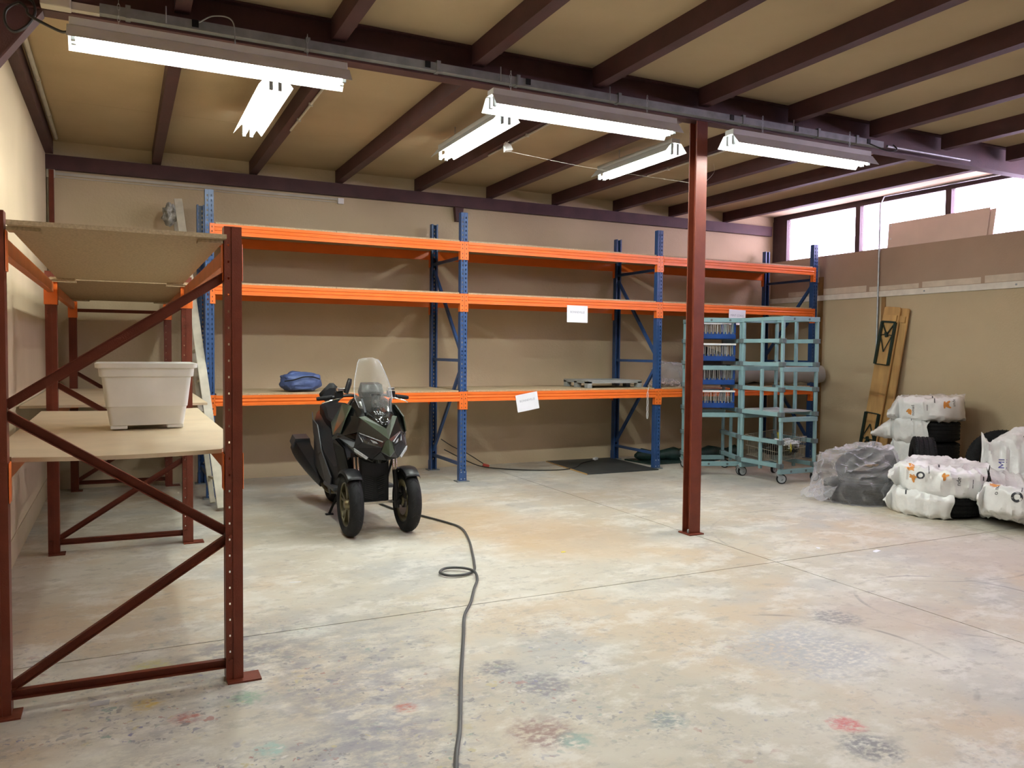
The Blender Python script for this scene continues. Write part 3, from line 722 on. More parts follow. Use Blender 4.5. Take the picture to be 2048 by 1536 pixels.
# radiator core with fins
rad = MB().box(-.125, .125, .12, .46, .235, .66).build('radiator', 'black', bevel=.01, **LV)
m = MB()
for sgn in (-1, 1):
    for k in range(11):
        z = .27+k*.018; m.bar((sgn*.018, .113, z), (sgn*.085, .116, z+.022), .006, .006)
m.build('fin', 'charcoal', rad, local=True)
MB().tube([(-.15, .08, .25), (.15, .08, .25)], .014, 8).build('axle_bar', 'chrome', rad, True, local=True)
# front body as stacked rings
def ring8(hw, y0, y1, z, hwb=None):
    b_ = hwb or hw*.85; ym = y0+(y1-y0)*.45
    return [(0, y0, z), (hw*.55, y0+.02, z), (hw*.92, y0+(y1-y0)*.28, z), (hw, ym, z), (b_, y1, z), (0, y1+.02, z), (-b_, y1, z), (-hw, ym, z), (-hw*.92, y0+(y1-y0)*.28, z), (-hw*.55, y0+.02, z)]
MB().loft([ring8(.10, -.04, .40, .60), ring8(.17, -.10, .44, .66), ring8(.225, -.08, .47, .74), ring8(.275, -.03, .48, .82), ring8(.265, .02, .48, .92), ring8(.215, .06, .46, 1.02), ring8(.17, .13, .42, 1.10), ring8(.12, .19, .38, 1.14)]).build('front_shield', 'gloss_black', smooth=True, **LV)
def sym(faces):
    mb = MB()
    for f in faces:
        mb.add(f, [tuple(range(len(f)))])
        if any(abs(p[0]) > 1e-6 for p in f): mb.add([(-p[0], p[1], p[2]) for p in f], [tuple(range(len(f)))[::-1]])
    return mb
A = (0, -.275, .825); B = (0, -.20, .905); C = (.165, .03, .985); C2 = (.115, .0, .995); D = (.185, -.01, .865); E_ = (.028, -.262, .805); F_ = (0, -.305, .690)
G = (.05, -.245, .755); G2 = (.055, -.25, .725); H = (.105, -.175, .660); H0 = (.0, -.21, .650); I = (.135, -.13, .665); J = (.222, -.035, .735); K = (.165, -.085, .785); Lp = (.305, .20, .805); Np = (.235, .17, .995); L2 = (.285, .33, .73)
sym([(A, C, C2, B), (A, B, (0, -.20, .905))]).build('nose_panel', 'moss', smooth=False, solid=.006, **LV)
sym([(B, C2, (.075, -.01, 1.02), (0, -.09, .985)), ((0, -.09, .985), (.075, -.01, 1.02), (.05, .06, 1.06), (0, .03, 1.06))]).build('nose_hump', 'gloss_black', smooth=True, solid=.006, **LV)
sym([(A, E_, D, C), (C, D, Lp, Np)]).build('nose_cheek', 'gloss_black', smooth=False, solid=.006, **LV)
sym([(A, E_, G2, F_)]).build('beak', 'moss', smooth=False, solid=.006, **LV)
sym([(G, K, J, I, H), (G2, G, H), (F_, G2, H, H0), (K, D, J)]).build('chin_fairing', 'charcoal', smooth=False, solid=.006, **LV)
for sx in (-1, 1):
    mm = lambda p, dy=0, dz=0: (sx*p[0], p[1]+dy, p[2]+dz)
    hl = MB().add([mm(E_, -.004), mm(D, -.006), mm(K, -.006), mm(G, -.004)], [(0, 1, 2, 3) if sx > 0 else (3, 2, 1, 0)]).build('headlight', 'lamp_dark', solid=.006, **LV)
    mb = MB(); mb.bar(mm((.045, -.256, .803)), mm((.175, -.028, .858)), .006, .006); mb.bar(mm((.165, -.094, .79)), mm((.182, -.02, .85)), .004, .004)
    mb.build('light_strip', 'lens', hl, local=True)
    mb = MB(); mb.add([mm((.085, -.205, .80), -.004), mm((.12, -.15, .815), -.004), mm((.105, -.175, .79), -.006), mm((.075, -.215, .785), -.006)], [(0, 1, 2, 3)]); mb.build('projector_lens', 'lens', hl, solid=.003, local=True)
    MB().add([mm((.13, -.142, .668)), mm((.222, -.045, .738)), mm((.215, -.05, .708)), mm((.14, -.135, .652))], [(0, 1, 2, 3)]).build('turn_signal', 'lens', solid=.012, **LV)
    # shoulder trim and leg shield panels
    MB().add([mm((.16, -.01, .765)), mm((.295, .20, .845)), mm((.315, .30, .80)), mm((.30, .33, .775)), mm((.285, .2, .80)), mm((.225, -.02, .735))], [(0, 1, 4, 5), (1, 2, 3, 4)]).build('shoulder_trim', 'trim_grey', solid=.012, **LV)
    MB().add([mm((.285, .16, .84)), mm((.25, .12, .97)), mm((.19, .16, 1.07)), mm((.20, .42, 1.07)), mm((.285, .47, .90)), mm((.305, .32, .81))], [(0, 1, 2, 3, 4, 5)]).build('leg_shield', 'moss', solid=.010, **LV)
    MB().add([mm((.30, .30, .78)), mm((.29, .42, .74)), mm((.20, .46, .30)), mm((.15, .40, .22)), mm((.17, .28, .45)), mm((.24, .24, .70))], [(0, 1, 2, 3, 4, 5)]).build('leg_shield', 'black', solid=.012, **LV)
    # mirrors and handlebar
    hb = MB().tube(curve_pts([(sx*.03, .42, 1.10), (sx*.12, .40, 1.145), (sx*.25, .44, 1.135), (sx*.30, .455, 1.128)]), .013, 8).build('handlebar', 'charcoal', smooth=True, **LV)
    MB().tube([(sx*.285, .45, 1.130), (sx*.40, .485, 1.115), (sx*.415, .49, 1.113)], [.019, .018, .015], 10).build('grip', 'rubber', hb, True, local=True)
    MB().tube(curve_pts([(sx*.22, .40, 1.12), (sx*.29, .385, 1.11), (sx*.36, .40, 1.09), (sx*.385, .41, 1.08)]), .006, 6).build('brake_lever', 'chrome', hb, True, local=True)
    MB().box(sx*.235-.035, sx*.235+.035, .405, .455, 1.12, 1.18).build('switch_block', 'black', hb, bevel=.008, local=True)
    MB().box(sx*.225-.035, sx*.225+.035, .385, .435, 1.18, 1.215).build('brake_reservoir', 'chrome', hb, bevel=.008, local=True)
MB().tube([(-.175, .42, 1.165), (-.145, .43, 1.25), (-.135, .435, 1.29)], [.022, .024, .018], 10).build('phone_holder', 'charcoal', smooth=True, **LV)
# dashboard
ds = MB().loft([[(-.07, .22, 1.12), (.07, .22, 1.12), (.07, .32, 1.10), (-.07, .32, 1.10)], [(-.10, .19, 1.18), (.10, .19, 1.18), (.10, .32, 1.18), (-.10, .32, 1.18)], [(-.09, .22, 1.25), (.09, .22, 1.25), (.08, .30, 1.265), (-.08, .30, 1.265)]]).build('dashboard', 'charcoal', bevel=.008, **LV)
m = MB()
for x in (-.022, .022): m.box(x-.008, x+.008, .10, .125, 1.04, 1.17)
m.box(-.04, .04, .10, .125, 1.155, 1.17); m.build('screen_bracket', 'trim_grey', ds, local=True)
# windscreen
rows = [(1.00, .095, .035), (1.06, .135, .055), (1.14, .165, .085), (1.22, .162, .125), (1.30, .145, .165), (1.38, .120, .205), (1.44, .10, .235), (1.468, .082, .25), (1.478, .05, .256)]
nx = 10; vs = []
for z, hw, y in rows:
    for i in range(nx+1):
        u = -1+2*i/nx; vs.append((hw*u, y+.075*u*u, z-.004*u*u))
ws = MB().add(vs, [(i*(nx+1)+k, i*(nx+1)+k+1, (i+1)*(nx+1)+k+1, (i+1)*(nx+1)+k) for i in range(len(rows)-1) for k in range(nx)]).build('windscreen', 'screen', smooth='all', solid=.004, **LV)
rim = []
for sx in (-1, 1): rim.append([(sx*hw, y+.075, z-.004) for z, hw, y in rows])
m = MB()
for p in rim: m.tube(p[1:-1], .0028, 5)
m.build('screen_edge', 'lens', ws, True, local=True)
for sx in (-1, 1): MB().tube([(sx*.125, .09, 1.13), (sx*.11, .03, 1.02)], [.010, .012], 6).build('screen_bracket', 'trim_grey', ws, local=True)
# main body, seat, tail
def oct_(y, hw, z0, z1, cut=.35):
    c = min(hw, (z1-z0)/2)*cut
    return [(-hw+c, y, z0), (hw-c, y, z0), (hw, y, z0+c), (hw, y, z1-c), (hw-c, y, z1), (-hw+c, y, z1), (-hw, y, z1-c), (-hw, y, z0+c)]
MB().loft([oct_(.44, .19, .22, .60), oct_(.62, .235, .21, .56), oct_(.85, .25, .22, .66), oct_(1.05, .265, .27, .80), oct_(1.3, .265, .36, .86), oct_(1.6, .19, .58, .90), oct_(1.85, .12, .72, .92), oct_(2.0, .06, .80, .92)]).build('body_shell', 'charcoal', smooth=True, **LV)
for sx in (-1, 1):
    MB().add([(sx*.272, .95, .60), (sx*.278, 1.10, .83), (sx*.276, 1.32, .87), (sx*.21, 1.65, .91), (sx*.21, 1.62, .84), (sx*.277, 1.28, .74), (sx*.272, 1.08, .56)], [(0, 1, 5, 6), (1, 2, 5), (2, 3, 4, 5)]).build('side_trim', 'trim_grey', solid=.010, **LV)
    MB().add([(sx*.262, .62, .40), (sx*.272, .95, .60), (sx*.272, 1.06, .53), (sx*.268, .80, .34), (sx*.262, .66, .24)], [(0, 1, 2, 3, 4)]).build('side_trim', 'trim_grey', solid=.010, **LV)
    MB().box(sx*.20-.075, sx*.20+.075, .46, .86, .30, .335).build('footboard', 'trim_grey', bevel=.01, **LV)
MB().loft([oct_(.78, .10, .70, .80), oct_(.92, .15, .76, .86), oct_(1.15, .175, .80, .90), oct_(1.28, .175, .82, .98), oct_(1.6, .14, .86, 1.0), oct_(1.72, .10, .90, 1.0)]).build('seat', 'black', smooth=True, **LV)
MB().loft([oct_(1.66, .10, .98, 1.15, .8), oct_(1.70, .125, .97, 1.20, .9), oct_(1.76, .10, .98, 1.17, .8)]).build('backrest', 'black', smooth=True, **LV)
# exhaust: slopes up and back
def hexr(c, hx, hz, tilt):
    out = []
    for x, z in ((-1, -.3), (-.6, -1), (.6, -1), (1, -.3), (.75, 1), (-.75, 1)): out.append((c[0]+x*hx, c[1]-z*hz*math.sin(tilt), c[2]+z*hz*math.cos(tilt)))
    return out
ex = MB().loft([hexr((-.225, 1.10, .27), .035, .035, .5), hexr((-.235, 1.25, .32), .05, .06, .5), hexr((-.27, 1.45, .42), .075, .085, .5), hexr((-.30, 1.70, .52), .09, .10, .4), hexr((-.305, 1.82, .565), .085, .095, .4)]).build('exhaust', 'charcoal', smooth=True, **LV)
MB().loft([hexr((-.30, 1.69, .575), .095, .075, .4), hexr((-.305, 1.84, .62), .09, .06, .4)]).build('heat_shield', 'trim_grey', ex, local=True)
MB().tube(curve_pts([(-.225, 1.12, .27), (-.20, .95, .22), (-.12, .8, .24)]), .02, 8).build('exhaust_pipe', 'bronze', ex, True, local=True)
MB().box(-.225, -.17, 1.12, 1.42, .22, .48).build('engine_cover', 'chrome', bevel=.02, **LV)
MB().tube([(-.10, 1.15, .27), (.10, 1.15, .27)], .12, 16).build('engine', 'black', smooth=True, **LV)
m = MB(); m.tube([(-.13, .86, .22), (-.20, .93, .015)], .012, 8); m.box(-.235, -.165, .91, .955, .0, .012); m.build('side_stand', 'black', smooth=True, **LV)

# ---------------------------------------------------------------- cables on the floor
pts = [(2.30, 7.75, .011), (2.36, 7.35, .011), (2.46, 7.08, .011), (2.60, 6.62, .011), (2.625, 6.36, .011), (2.52, 5.95, .011), (2.38, 5.55, .011), (2.275, 5.27, .011), (2.20, 5.10, .012), (2.10, 5.02, .014),
       (1.99, 5.035, .016), (1.955, 5.12, .018), (2.03, 5.20, .020), (2.13, 5.15, .024), (2.17, 5.03, .026), (2.13, 4.88, .014), (2.03, 4.70, .011), (1.90, 4.45, .011), (1.772, 4.239, .011), (1.65, 3.96, .011), (1.542, 3.713, .011), (1.435, 3.47, .011), (1.334, 3.231, .011), (1.215, 2.95, .011), (1.10, 2.703, .011), (.98, 2.35, .011), (.9, 1.8, .011)]
tag(MB().tube(curve_pts(pts, 8), .0095, 8).build('extension_cord', 'cable', None, True), 'dark grey extension cord looping across the concrete floor', 'cord')
t = thing('power_cable', 'black power cable with a pale plug lying on the black floor mat', 'cable', (5, 9.2, 0))
MB().tube(curve_pts([(3.75, 9.70, .26), (4.05, 9.62, .10), (4.25, 9.5, .03), (4.6, 9.25, .01), (5.0, 9.05, .01), (5.35, 9.1, .012), (5.62, 9.35, .028), (5.95, 9.55, .03)]), .007, 6).build('lead', 'cable_black', t, True)
MB().bar((5.93, 9.54, .045), (6.02, 9.60, .045), .04, .035).build('plug', 'white', t, bevel=.006)
t = thing('power_lead', 'thin dark lead with a red plug hanging by the second blue upright', 'cable', (3.9, 9.6, 0))
MB().tube(curve_pts([(3.70, 9.68, .40), (3.85, 9.66, .30), (4.05, 9.63, .20), (4.22, 9.6, .09), (4.28, 9.58, .05)]), .006, 6).build('lead', 'cable_black', t, True)
MB().bar((4.25, 9.585, .05), (4.33, 9.56, .028), .05, .04).build('plug', 'red_plug', t, bevel=.006)

# ---------------------------------------------------------------- things on the blue rack
def blob(name, c, dims, seed, amp, freq, m_, parent=None, flat=True, sub=4, sq=.75):
    ico = bmesh.new(); bmesh.ops.create_icosphere(ico, subdivisions=sub, radius=1); vs = []
    for v in ico.verts:
        p = v.co; q = Vector((math.copysign(abs(p.x)**sq, p.x), math.copysign(abs(p.y)**sq, p.y), math.copysign(abs(p.z)**sq, p.z)))
        nn = amp*noise.noise(p*freq+Vector((seed, seed*2, 0)))+amp*.6*abs(noise.noise(p*freq*2.2+Vector((0, seed, seed))))
        q = q*(1+nn); z = q.z*dims[2]
        if flat and z < -dims[2]*.85: z = -dims[2]*.85
        vs.append((c[0]+q.x*dims[0], c[1]+q.y*dims[1], c[2]+z))
    fs = [tuple(v.index for v in f.verts) for f in ico.faces]; ico.free()
    return MB().add(vs, fs).build(name, m_, parent, True)
BT = BZ[2]+.019
t = thing('folded_cover', 'folded navy blue cloth cover lying on the lowest rack shelf', 'cover', (1.76, 8.95, BT))
blob('cloth', (1.765, 8.95, BT+.105), (.215, .17, .108), 3, .16, 2.2, 'navy_cloth', t)
MB().tube(curve_pts([(1.56, 8.775, BT+.12), (1.66, 8.765, BT+.135), (1.76, 8.76, BT+.165), (1.86, 8.765, BT+.165), (1.94, 8.79, BT+.14)]), .007, 6).build('seam', 'black', t, True)
t = thing('plastic_pallet', 'small grey plastic pallet on the lowest rack shelf, middle bay', 'pallet', (5.75, 9.05, BT))
px0, px1, py0, py1 = 5.36, 6.20, 8.80, 9.42
m = MB(); m.box(px0, px1, py0, py1, BT+.085, BT+.10); m.build('deck', 'pallet', t, bevel=.003)
for x in (px0, px1-.07):
    for y in (py0, (py0+py1)/2-.04, py1-.08): MB().box(x, x+.07, y, y+.08, BT, BT+.0855).build('foot', 'pallet', t, bevel=.004)
for y in (py0, py1-.03): MB().box(px0, px1, y, y+.03, BT+.062, BT+.0855).build('skirt', 'pallet', t)
MB().box(px0, px0+.03, py0, py1, BT+.062, BT+.0855).build('skirt', 'pallet', t)
t = thing('hook_bag', 'clear bag of white and red plastic hooks beside the third blue upright', 'bag', (6.75, 9.0, BT))
blob('bag', (6.80, 9.02, BT+.17), (.24, .16, .17), 11, .22, 2.6, 'film', t)
m = MB(); random.seed(3)
for k in range(46):
    a = Vector((random.uniform(-.30, .22), random.uniform(-.13, .13), 0)); h = (.13*(1-abs(a.x+.0)/.36))
    c = Vector((6.72, 8.98, BT+.012+random.random()*max(.01, h)))+a
    ax = Vector((random.uniform(-1, 1), random.uniform(-1, 1), random.uniform(-.4, .6))).normalized(); s2 = ax.orthogonal().normalized()
    L_ = random.uniform(.022, .04)
    m.tube([c+ax*L_*math.cos(2*math.pi*i/10)+s2*L_*.55*math.sin(2*math.pi*i/10) for i in range(10)], .005, 4, closed=True)
o = m.build('hook', 'hooks', t, True); o['kind'] = 'stuff'
m = MB(); 
for k in range(4):
    z = BT-.10-k*.085; m.tube([(6.20+.012*math.cos(2*math.pi*i/10), 8.665, z+.05*math.sin(2*math.pi*i/10)) for i in range(10)], .0035, 4, closed=True)
m.tube([(6.20, 8.665, BT-.05), (6.23, 8.68, BT+.026), (6.30, 8.80, BT+.03)], .003, 4)
tag(m.build('hook_chain', 'white', None, True), 'strand of white plastic links hanging below the shelf beam', 'chain')
t = thing('wrapped_roll', 'roll wrapped in cloudy plastic on the lowest shelf by the right wall', 'roll', (8.9, 9.0, BT))
m = MB(); pts = [(8.05+.1*k, 9.15-.035*k, BT+.165+.012*math.sin(k*2.1)) for k in range(14)]
m.tube(pts, [.13+.012*math.sin(k*1.7)+.006*math.cos(k*3.1) for k in range(14)], 20); m.build('film', 'film_dense', t, True)
MB().tube([(8.06, 9.146, BT+.165), (9.30, 8.71, BT+.165)], .10, 16).build('core', 'charcoal', t, True)
t = thing('dark_sheet_stack', 'dark sheet leaning inside the right rack bay behind the trolley', 'sheet', (8.3, 9.5, BT))
MB().prism([(7.75, 9.45, BT+.003), (9.0, 9.45, BT+.003), (9.0, 9.62, BT+.25), (7.75, 9.62, BT+.62)], (0, 0, 0), (0, .02, 0)).build('sheet', 'black', t)

# mat and tarp on the floor
t = thing('floor_mat', 'flat black rubber mat on the floor under the middle rack bay', 'mat', (5.8, 9.2, 0))
MB().prism([(5.33, 9.83, 0), (5.25, 8.595, 0), (6.33, 8.575, 0), (6.37, 9.80, 0)], (0, 0, 0), (0, 0, .014)).build('sheet', 'mat_black', t)
MB().prism([(5.326, 9.83, 0), (5.238, 8.59, 0), (5.25, 8.592, 0), (5.338, 9.83, 0)], (0, 0, 0), (0, 0, .0135)).build('edge', 'pine', t)
t = thing('rolled_tarp', 'rolled dark green tarpaulin on the floor beside the black mat', 'tarp', (7, 9.4, 0))
m = MB(); pts = [(6.50+.12*k, 9.35+.03*math.sin(k*1.1)-.01*k, .085+.012*math.sin(k*1.9)) for k in range(16)]
m.tube(pts, [.03 if k in (0, 15) else .085+.02*math.sin(k*1.3+1)+.01*math.cos(k*3.7) for k in range(16)], 18); m.build('roll', 'tarp', t, True)
m = MB(); m.prism([(6.45, 9.55, .001), (6.52, 9.0, .001), (7.6, 8.98, .001), (8.1, 9.2, .001), (8.1, 9.5, .001)], (0, 0, 0), (0, 0, .02)); m.build('flap', 'tarp', t)

# ---------------------------------------------------------------- teal trolleys
def caster(x, y, rz, parent):
    c, s_ = math.cos(rz), math.sin(rz)
    def q(u, v, z): return (x+u*c-v*s_, y+u*s_+v*c, z)
    o = MB(); 
    o.tube([q(0, 0, .10), q(0, 0, .15)], .018, 8)
    for v in (-.022, .022):
        o.add([q(.025, v, .135), q(-.03, v, .135), q(-.055, v, .06), q(-.03, v, .045), q(.015, v, .10)], [(0, 1, 2, 3, 4)])
    o.add([q(.03, -.022, .135), q(.03, .022, .135), q(-.03, .022, .137), q(-.03, -.022, .137)], [(0, 1, 2, 3)])
    f = o.build('caster', 'grey_plastic', parent, solid=.003, local=True)
    wv = MB(); n = 20; rings = []
    for r_, v in ((.018, -.016), (.046, -.016), (.046, .016), (.018, .016)):
        rings.append([q(-.04+r_*math.cos(2*math.pi*k/n), v, .06+r_*math.sin(2*math.pi*k/n)) for k in range(n)])
    wv.loft(rings, False, True); wv.build('hub', 'grey_plastic', f, True, local=True)
    wv = MB(); rings = []
    for r_, v in ((.045, -.014), (.058, -.014), (.0598, -.008), (.0598, .008), (.058, .014), (.045, .014)):
        rings.append([q(-.04+r_*math.cos(2*math.pi*k/n), v, .06+r_*math.sin(2*math.pi*k/n)) for k in range(n)])
    wv.loft(rings, False, True); wv.build('tyre', 'rubber', f, True, local=True)
def trolley(name, label, loc, rz, wd, dp, seed):
    t = thing(name, label, 'trolley', loc, rz, 'teal plastic rack trolleys')
    P_ = .036
    mods = [(.145, .765), (.825, 1.36), (1.42, 1.96)]
    for x in (0, wd):
        for y in (0, dp/2, dp):
            mid = y == dp/2
            for z0, z1 in mods:
                MB().box(x-P_/2, x+P_/2, y-P_/2, y+P_/2, z0, z1).build('post', 'teal', t, bevel=.004, local=True, seg=1)
        # tray runners along the depth with dark corner sleeves
        for z in (.215, .495, .765-.0, .825+.0, 1.12, 1.42, 1.70):
            if z in (.765, 1.42-.06): continue
            sx = 1 if x == 0 else -1
            MB().box(x-P_/2-.014, x+P_/2+.006, .02, dp-.02, z-.024, z+.024).build('runner', 'teal', t, bevel=.003, local=True, seg=1)
            for y in (0, dp): MB().box(x-P_/2-.017, x+P_/2+.012, y-.03, y+.03, z-.028, z+.028).build('sleeve', 'teal_dark', t, bevel=.004, local=True, seg=1)
    for y in (0, dp):
        for z in (.145, .765, 1.36, 1.96):
            r_ = MB().box(-.022, wd+.022, y-.024, y+.024, z-.028, z+.028).build('end_rail', 'teal', t, bevel=.004, local=True, seg=1)
            if z in (.145, 1.96):
                s = -1 if y == 0 else 1
                for fx in (.28, .72): MB().lathe([(0, s*.027), (.014, s*.027), (.015, s*.0235)], (wd*fx, y, z), 'y', 14).build('rail_plug', 'teal_dark', r_, local=True)
    for x in (0, wd): MB().box(x-.022, x+.022, 0.02, dp-.02, 1.94, 1.985).build('top_rail', 'teal', t, bevel=.003, local=True, seg=1)
    rnd = random.Random(seed)
    for x in (0, wd):
        for y in (0, dp): caster(x+.0, y+.03, rnd.uniform(-.9, .9)+(2.4 if y == 0 else 2.6), t)
    return t
TA = trolley('rack_trolley', 'teal rack trolley loaded with blue crates, half behind the column', (6.525, 8.05, 0), R(-22), .545, .62, 3)
TB = trolley('rack_trolley', 'empty teal rack trolley on casters holding a wire basket low down', (6.995, 7.095, 0), R(0), .545, .66, 5)
MB().box(.0, .53, .04, .62, .848, .862).build('shelf_tray', 'grey_plastic', TB, local=True)
# blue crates in the first trolley
ca, sa = math.cos(R(-22)), math.sin(R(-22))
for k, zb in enumerate((1.726, 1.446, 1.146, .851)):
    t = thing('crate', ['blue crate of thin rods on the top level of the teal trolley', 'blue crate of thin rods on the second level of the teal trolley', 'blue crate of thin rods on the third level of the teal trolley', 'blue crate of thin rods on the lowest filled level of the teal trolley'][k], 'crate', (6.525, 8.05, zb), R(-22), 'blue crates in the trolley')
    x0, x1, y0, y1 = .055, .49, .04, .55
    m = MB(); m.box(x0, x1, y0, y0+.006, .0, .062); m.box(x0, x1, y1-.006, y1, 0, .062); m.box(x0, x0+.006, y0, y1, 0, .062); m.box(x1-.006, x1, y0, y1, 0, .062); m.box(x0, x1, y0, y1, 0, .006)
    for q in range(9): m.box(x0+.02+q*.046, x0+.032+q*.046, y0-.002, y0+.003, .05, .085)
    m.build('base', 'crate_blue', t, local=True)
    for x in (x0, x1-.022):
        for y in (y0, y1-.022): MB().box(x, x+.022, y, y+.022, .07, .205).build('corner_post', 'crate_blue', t, local=True, bevel=.003, seg=1)
    m = MB(); m.box(x0-.006, x1+.006, y0-.006, y0+.02, .200, .222); m.box(x0-.006, x1+.006, y1-.02, y1+.006, .200, .222); m.box(x0-.006, x0+.014, y0, y1, .202, .22); m.box(x1-.014, x1+.006, y0, y1, .202, .22)
    m.build('top_rim', 'white', t, local=True, bevel=.003, seg=1)
    rr = random.Random(k)
    for q in range(17):
        xx = x0+.035+q*.0225+rr.uniform(-.008, .008)
        for yy in (y0+.03, y0+.16): MB().tube([(xx, yy, .0065), (xx+rr.uniform(-.008, .008), yy, .19)], .0028, 5).build('rod', 'rod', t, local=True)
# wire basket with yellow cards in the second trolley
t = thing('wire_basket', 'tilted wire basket in the bottom of the right teal trolley', 'basket', (7.02, 7.18, .25))
t.rotation_euler = (R(4), R(-5), R(2))
m = MB(); bw, bd, bh = .50, .52, .25
for k in range(19):
    x = bw*k/18
    for y in (0, bd): m.tube([(x*.94+.015, y*.92+.015, 0), (x, y, bh)], .0022, 4)
    m.tube([(x*.94+.015, .015, 0), (x*.94+.015, bd*.92+.015, 0)], .002, 4)
for k in range(16):
    y = bd*k/15
    for x in (0, bw): m.tube([(x*.94+.015, y*.92+.015, 0), (x, y, bh)], .0022, 4)
wb_ = m.build('wire_mesh', 'wire', t, True, local=True)
for z, f in ((0, .0), (.12, .5), (bh, 1)):
    i = .015*(1-f); m = MB(); m.tube([(i, i, z), (bw-i, i, z), (bw-i, bd-i, z), (i, bd-i, z)], .0035, 5, closed=True); m.build('hoop', 'wire', t, local=True)
for lab, c, rot, m_, sz in (('yellow card clipped on the back of the wire basket', (7.28, 7.40, .535), (R(80), 0, R(20)), 'yellow', .06), ('yellow card on the right front of the wire basket', (7.22, 7.155, .42), (R(85), R(30), R(50)), 'yellow', .055),
        ('yellow card tucked inside the middle of the wire basket', (7.18, 7.3, .39), (R(80), R(5), 0), 'yellow', .06)):
    o = MB().box(-sz, sz, -sz*.75, sz*.75, -.001, .001).build('card', m_, None, local=True); o.location = c; o.rotation_euler = rot; tag(o, lab, 'card', 'yellow cards in the basket')
tag(blob('crumpled_paper', (7.30, 7.34, .44), (.14, .12, .055), 21, .5, 3, 'paper'), 'crumpled pale wrapping piled in the wire basket', 'wrapping')
tag(blob('dark_cloth', (7.25, 7.36, .38), (.19, .15, .075), 27, .4, 3, 'black'), 'dark crumpled cloth inside the wire basket', 'cloth')

# ---------------------------------------------------------------- beer benches leaning on the right wall
def bench(base, top, nrm, wdir, label, wdt=.255, legs=True):
    t = thing('folding_bench', label, 'bench', base, 0, 'folded wooden benches')
    b_, tp_ = Vector(base), Vector(top); d = (tp_-b_).normalized(); wd = Vector(wdir); wd = (wd-d*wd.dot(d)).normalized(); n = Vector(nrm); n = (n-d*n.dot(d)-wd*n.dot(wd)).normalized()
    Ln = (tp_-b_).length
    def P3(u, v, h): return b_+d*u+wd*v+n*h
    # plank with rounded end corners
    out = []
    r_ = .03; hw = wdt/2
    for (cu, cv, a0) in ((Ln-r_, hw-r_, 0), (r_, hw-r_, 90), (r_, -hw+r_, 180), (Ln-r_, -hw+r_, 270)):
        for k in range(5):
            a = R(a0+k*22.5); out.append((cu+r_*math.cos(a), cv+r_*math.sin(a)))
    m = MB(); poly = [P3(u, v, 0) for u, v in out]; m.prism(poly, (0, 0, 0), n*.028); m.build('plank', 'pine', t, bevel=.004, seg=1)
    m = MB(); 
    for u in (.045*Ln, .93*Ln): m.prism([P3(u-.04, -hw+.02, .028), P3(u+.04, -hw+.02, .028), P3(u+.04, hw-.02, .028), P3(u-.04, hw-.02, .028)], (0, 0, 0), n*.022)
    m.build('batten', 'pine', t)
    if legs:
        for u0, u1 in ((.10*Ln, .335*Ln), (.905*Ln, .64*Ln)):
            m = MB(); hv = hw-.022
            for s in (-1, 1): m.bar(P3(u0, s*hv, .047), P3(u1, s*hv, .047), .03, .034, n)
            m.bar(P3(u0, -hv, .05), P3(u0, hv, .05), .022, .022, n); m.bar(P3(u1, -hv, .05), P3(u1, hv, .05), .012, .012, n)
            um = u0+(u1-u0)*.30; uq = u0+(u1-u0)*.70
            m.bar(P3(u0, -hv, .05), P3(um, 0, .05), .012, .016, n); m.bar(P3(u0, hv, .05), P3(um, 0, .05), .012, .016, n)
            m.bar(P3(um, 0, .05), P3(um, -hv, .05), .01, .02, n); m.bar(P3(um, 0, .05), P3(um, hv, .05), .01, .02, n)
            m.bar(P3(um, -hv*.9, .055), P3(uq, 0, .055), .010, .012, n); m.bar(P3(um, hv*.9, .055), P3(uq, 0, .055), .010, .012, n)
            m.bar(P3(um-.03, -.012, .055), P3(um+.03, .012, .055), .03, .03, n)
            m.build('folding_leg', 'green_steel', t)
        m = MB()
        for u, v in ((.965*Ln, -.01), (.585*Ln, -.01)): m.lathe([(0, 0), (.016, 0)], (0, 0, 0), 'z', 8)
    return t
bench((9.17, 7.72, .02), (9.385, 7.51, 2.19), (-1, .1, .2), (0, 1, 0), 'pine folding bench with folded green legs leaning on the right wall, outer one')
bench((9.245, 7.62, .02), (9.425, 7.41, 2.17), (-1, .1, .2), (0, 1, 0), 'pine folding bench leaning behind the outer bench on the right wall', .255, False)

# panels on the window sill
for lab, y0, y1, z1, x in (('pinkish hardboard panel standing on the window sill, front one', 6.30, 7.70, 3.345, XR+.004), ('hardboard panel standing on the window sill, just behind the front panel', 6.235, 7.60, 3.325, XR+.02)):
    t = thing('hardboard_panel', lab, 'panel', (x, (y0+y1)/2, 3.011))
    MB().prism([(x, y0, 3.011), (x, y1+.01, 3.011), (x+.008, y1, z1-.005), (x+.008, y0-.03, z1)], (0, 0, 0), (.006, 0, 0)).build('board', 'mdf_daylit', t)
    if 'front' in lab and 'behind' not in lab:
        m = MB()
        for z in (3.13, 3.31): m.lathe([(0, -.003), (.012, -.003), (.012, 0)], (x+.004, y1-.04, z), 'x', 10)
        m.build('hole_ring', 'white', t)

